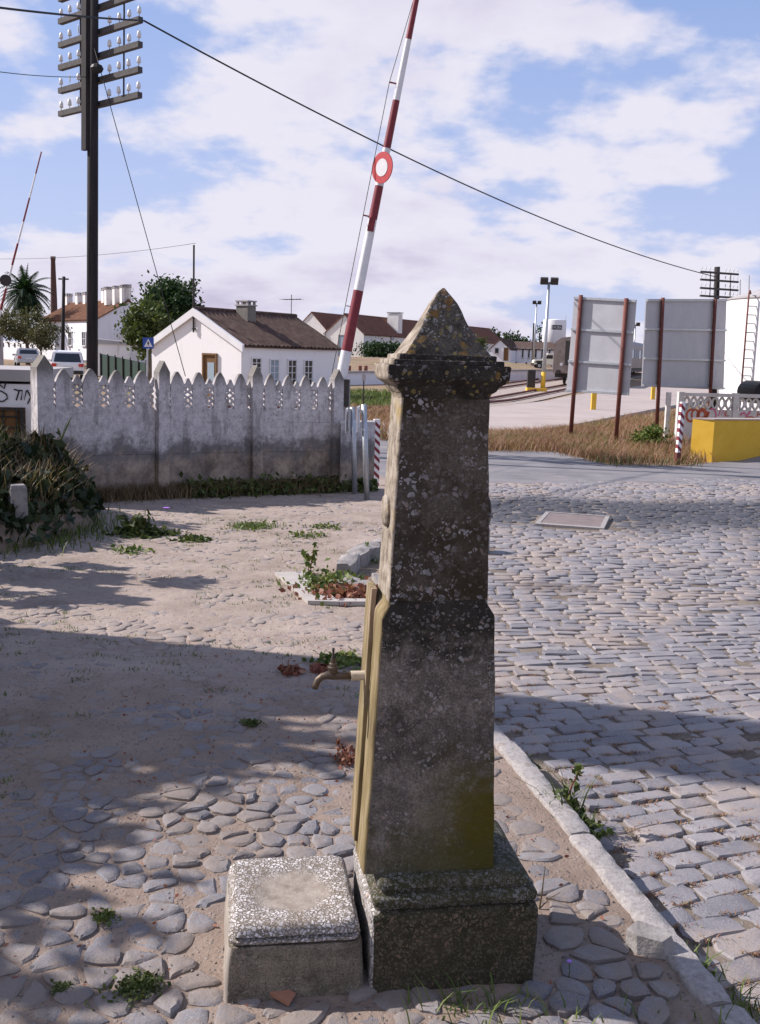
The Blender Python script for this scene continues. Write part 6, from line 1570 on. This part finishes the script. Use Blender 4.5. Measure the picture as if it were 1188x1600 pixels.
# loose grit on the near footpath
gp = scatter(5200, lambda r: (lambda y: (lambda x: (x, y, path_z(x, y) + .002))(r.uniform(-1.9, KX(y) - .1)))(2.1 + 4.2 * r.random() ** 1.5), vr)
oc = np.array([(1, 0, 0), (-.5, .87, 0), (-.5, -.87, 0), (0, 0, .9), (0, 0, -.9)]); of = np.array([(0, 1, 3), (1, 2, 3), (2, 0, 3), (1, 0, 4), (2, 1, 4), (0, 2, 4)])
rs = .0016 + .0045 * vr.random(len(gp)) ** 3; aa = vr.random(len(gp)) * 6.28
V = (oc[None] * rs[:, None, None]); V = np.stack([V[..., 0] * np.cos(aa)[:, None] - V[..., 1] * np.sin(aa)[:, None], V[..., 0] * np.sin(aa)[:, None] + V[..., 1] * np.cos(aa)[:, None], V[..., 2]], -1) + gp[:, None]
o = raw('grit', V.reshape(-1, 3), (of[None] + 5 * np.arange(len(gp))[:, None, None]).reshape(-1, 3), m_cobble, None, False, np.repeat(vr.random(len(gp)), 5)); tag(o, 'fine grit and tiny pebbles on the footpath', 'grit', kind='stuff')
# grass before the plinth and by the lower right corner
def front_pt(r):
    if r.random() < .6: x, y = r.normal(.27, .09), r.normal(2.32, .03)
    else: x, y = r.uniform(.2, .9), r.normal(2.24, .05)
    return (x, y, zg(x, y))
o = blades(scatter(120, front_pt, vr), .06, .005, .9, m_weed, 'front_grass', None, vr); tag(o, 'thin green grass blades before the plinth', 'grass', kind='stuff')
def corner_pt(r): x, y = r.normal(.93, .05), r.normal(2.42, .07); return (x, y, zg(x, y) - .07)
o = blades(scatter(120, corner_pt, vr), .08, .005, .8, m_weed, 'corner_grass', None, vr); tag(o, 'grass tuft at the near end of the kerb', 'grass', kind='stuff')
q = G(895 - 8, 1535); fl = thing('wild_flower', 'single small violet flower on a thin stem near the plinth corner', 'flower', q)
MB().tube([(0, 0, 0), (.004, 0, .03), (.002, .002, .055)], .0013, 5).build('stem', m_weed, fl); MB().lathe([(.001, 0), (.006, .003), (.007, .006)], 6, (.002, .002, .054)).build('petals', m_flower, fl)
# dry stalk leaning on the plinth
q = G(843, 1420); t = thing('dry_stalk', 'dry brown stalk leaning beside the right side of the plinth', 'stalk', q)
MB().tube([(0, 0, 0), (.005, 0, .05), (.012, .01, .13)], [.003, .0025, .001], 5).build('stem', m_brownweed, t)
MB().tube([(0, 0, .0), (.03, 0, .035), (.06, .0, .055)], [.002, .0015, .001], 5).build('twig', m_brownweed, t)

# dry grass on the verge
va_ = [G(735, 703), G(870, 705), G(950, 725), G(1062, 727), G(1105, 721)]; vb_ = [G(735, 680), G(830, 678), G(900, 670), G(1000, 650), G(1120, 633)]
def verge_pt(r):
    u_ = r.random() * 4; i = int(u_); v = r.random(); a = va_[i].lerp(va_[i + 1], u_ - i); b = vb_[i].lerp(vb_[i + 1], u_ - i); p = a.lerp(b, v) + Vector((r.normal(0, .15), r.normal(0, .3), 0))
    return (p.x, p.y, zg(p.x, p.y) - .005)
o = blades(scatter(26000, verge_pt, vr), .24, .014, .8, m_dry, 'dry_verge_grass', None, vr); tag(o, 'dry pinkish brown grass on the verge under the billboards', 'grass', kind='stuff')
def vg2(r):
    p = verge_pt(r)
    return p if nz(p[0], p[1], .5, 3) > .12 else None
o = blades(scatter(5000, vg2, vr), .20, .016, .7, m_weed, 'green_verge_grass', None, vr); tag(o, 'green patches in the dry verge', 'grass', kind='stuff')
b0 = G(1018, 700); t = thing('verge_bush', 'small bright green bush in the dry verge by the wide billboard', 'bush', b0)
p, tone = crown_pts(1500, (0, 0, .22), (.42, .35, .28), vr, 30, .25); p = p[p[:, 2] > .02]; foliage('leaves', p, tone[:len(p)], .06, m_weed, t, vr); MB().tube([(0, 0, -.05), (0, 0, .25)], [.02, .008], 6).build('stem', m_bark, t)
# grass between the asphalt and the tracks, beyond the fence end
def field_pt(r):
    x, y = r.uniform(-6, 5), r.uniform(26, 44); px_, py_ = proj(x, y, zg(x, y)); return (x, y, zg(x, y) - .04) if 520 < px_ < 625 else None
o = blades(scatter(5000, field_pt, vr), .30, .03, .7, m_dry, 'field_grass', None, vr); tag(o, 'dry grass field beyond the end of the fence', 'grass', kind='stuff')
def field_pt2(r):
    x, y = r.uniform(-6, 5), r.uniform(44, 66); px_, py_ = proj(x, y, zg(x, y)); return (x, y, zg(x, y) - .02) if 520 < px_ < 640 else None
o = blades(scatter(3000, field_pt2, vr), .35, .05, .7, m_weed, 'trackside_grass', None, vr); tag(o, 'green grass along the tracks below the low white wall', 'grass', kind='stuff')
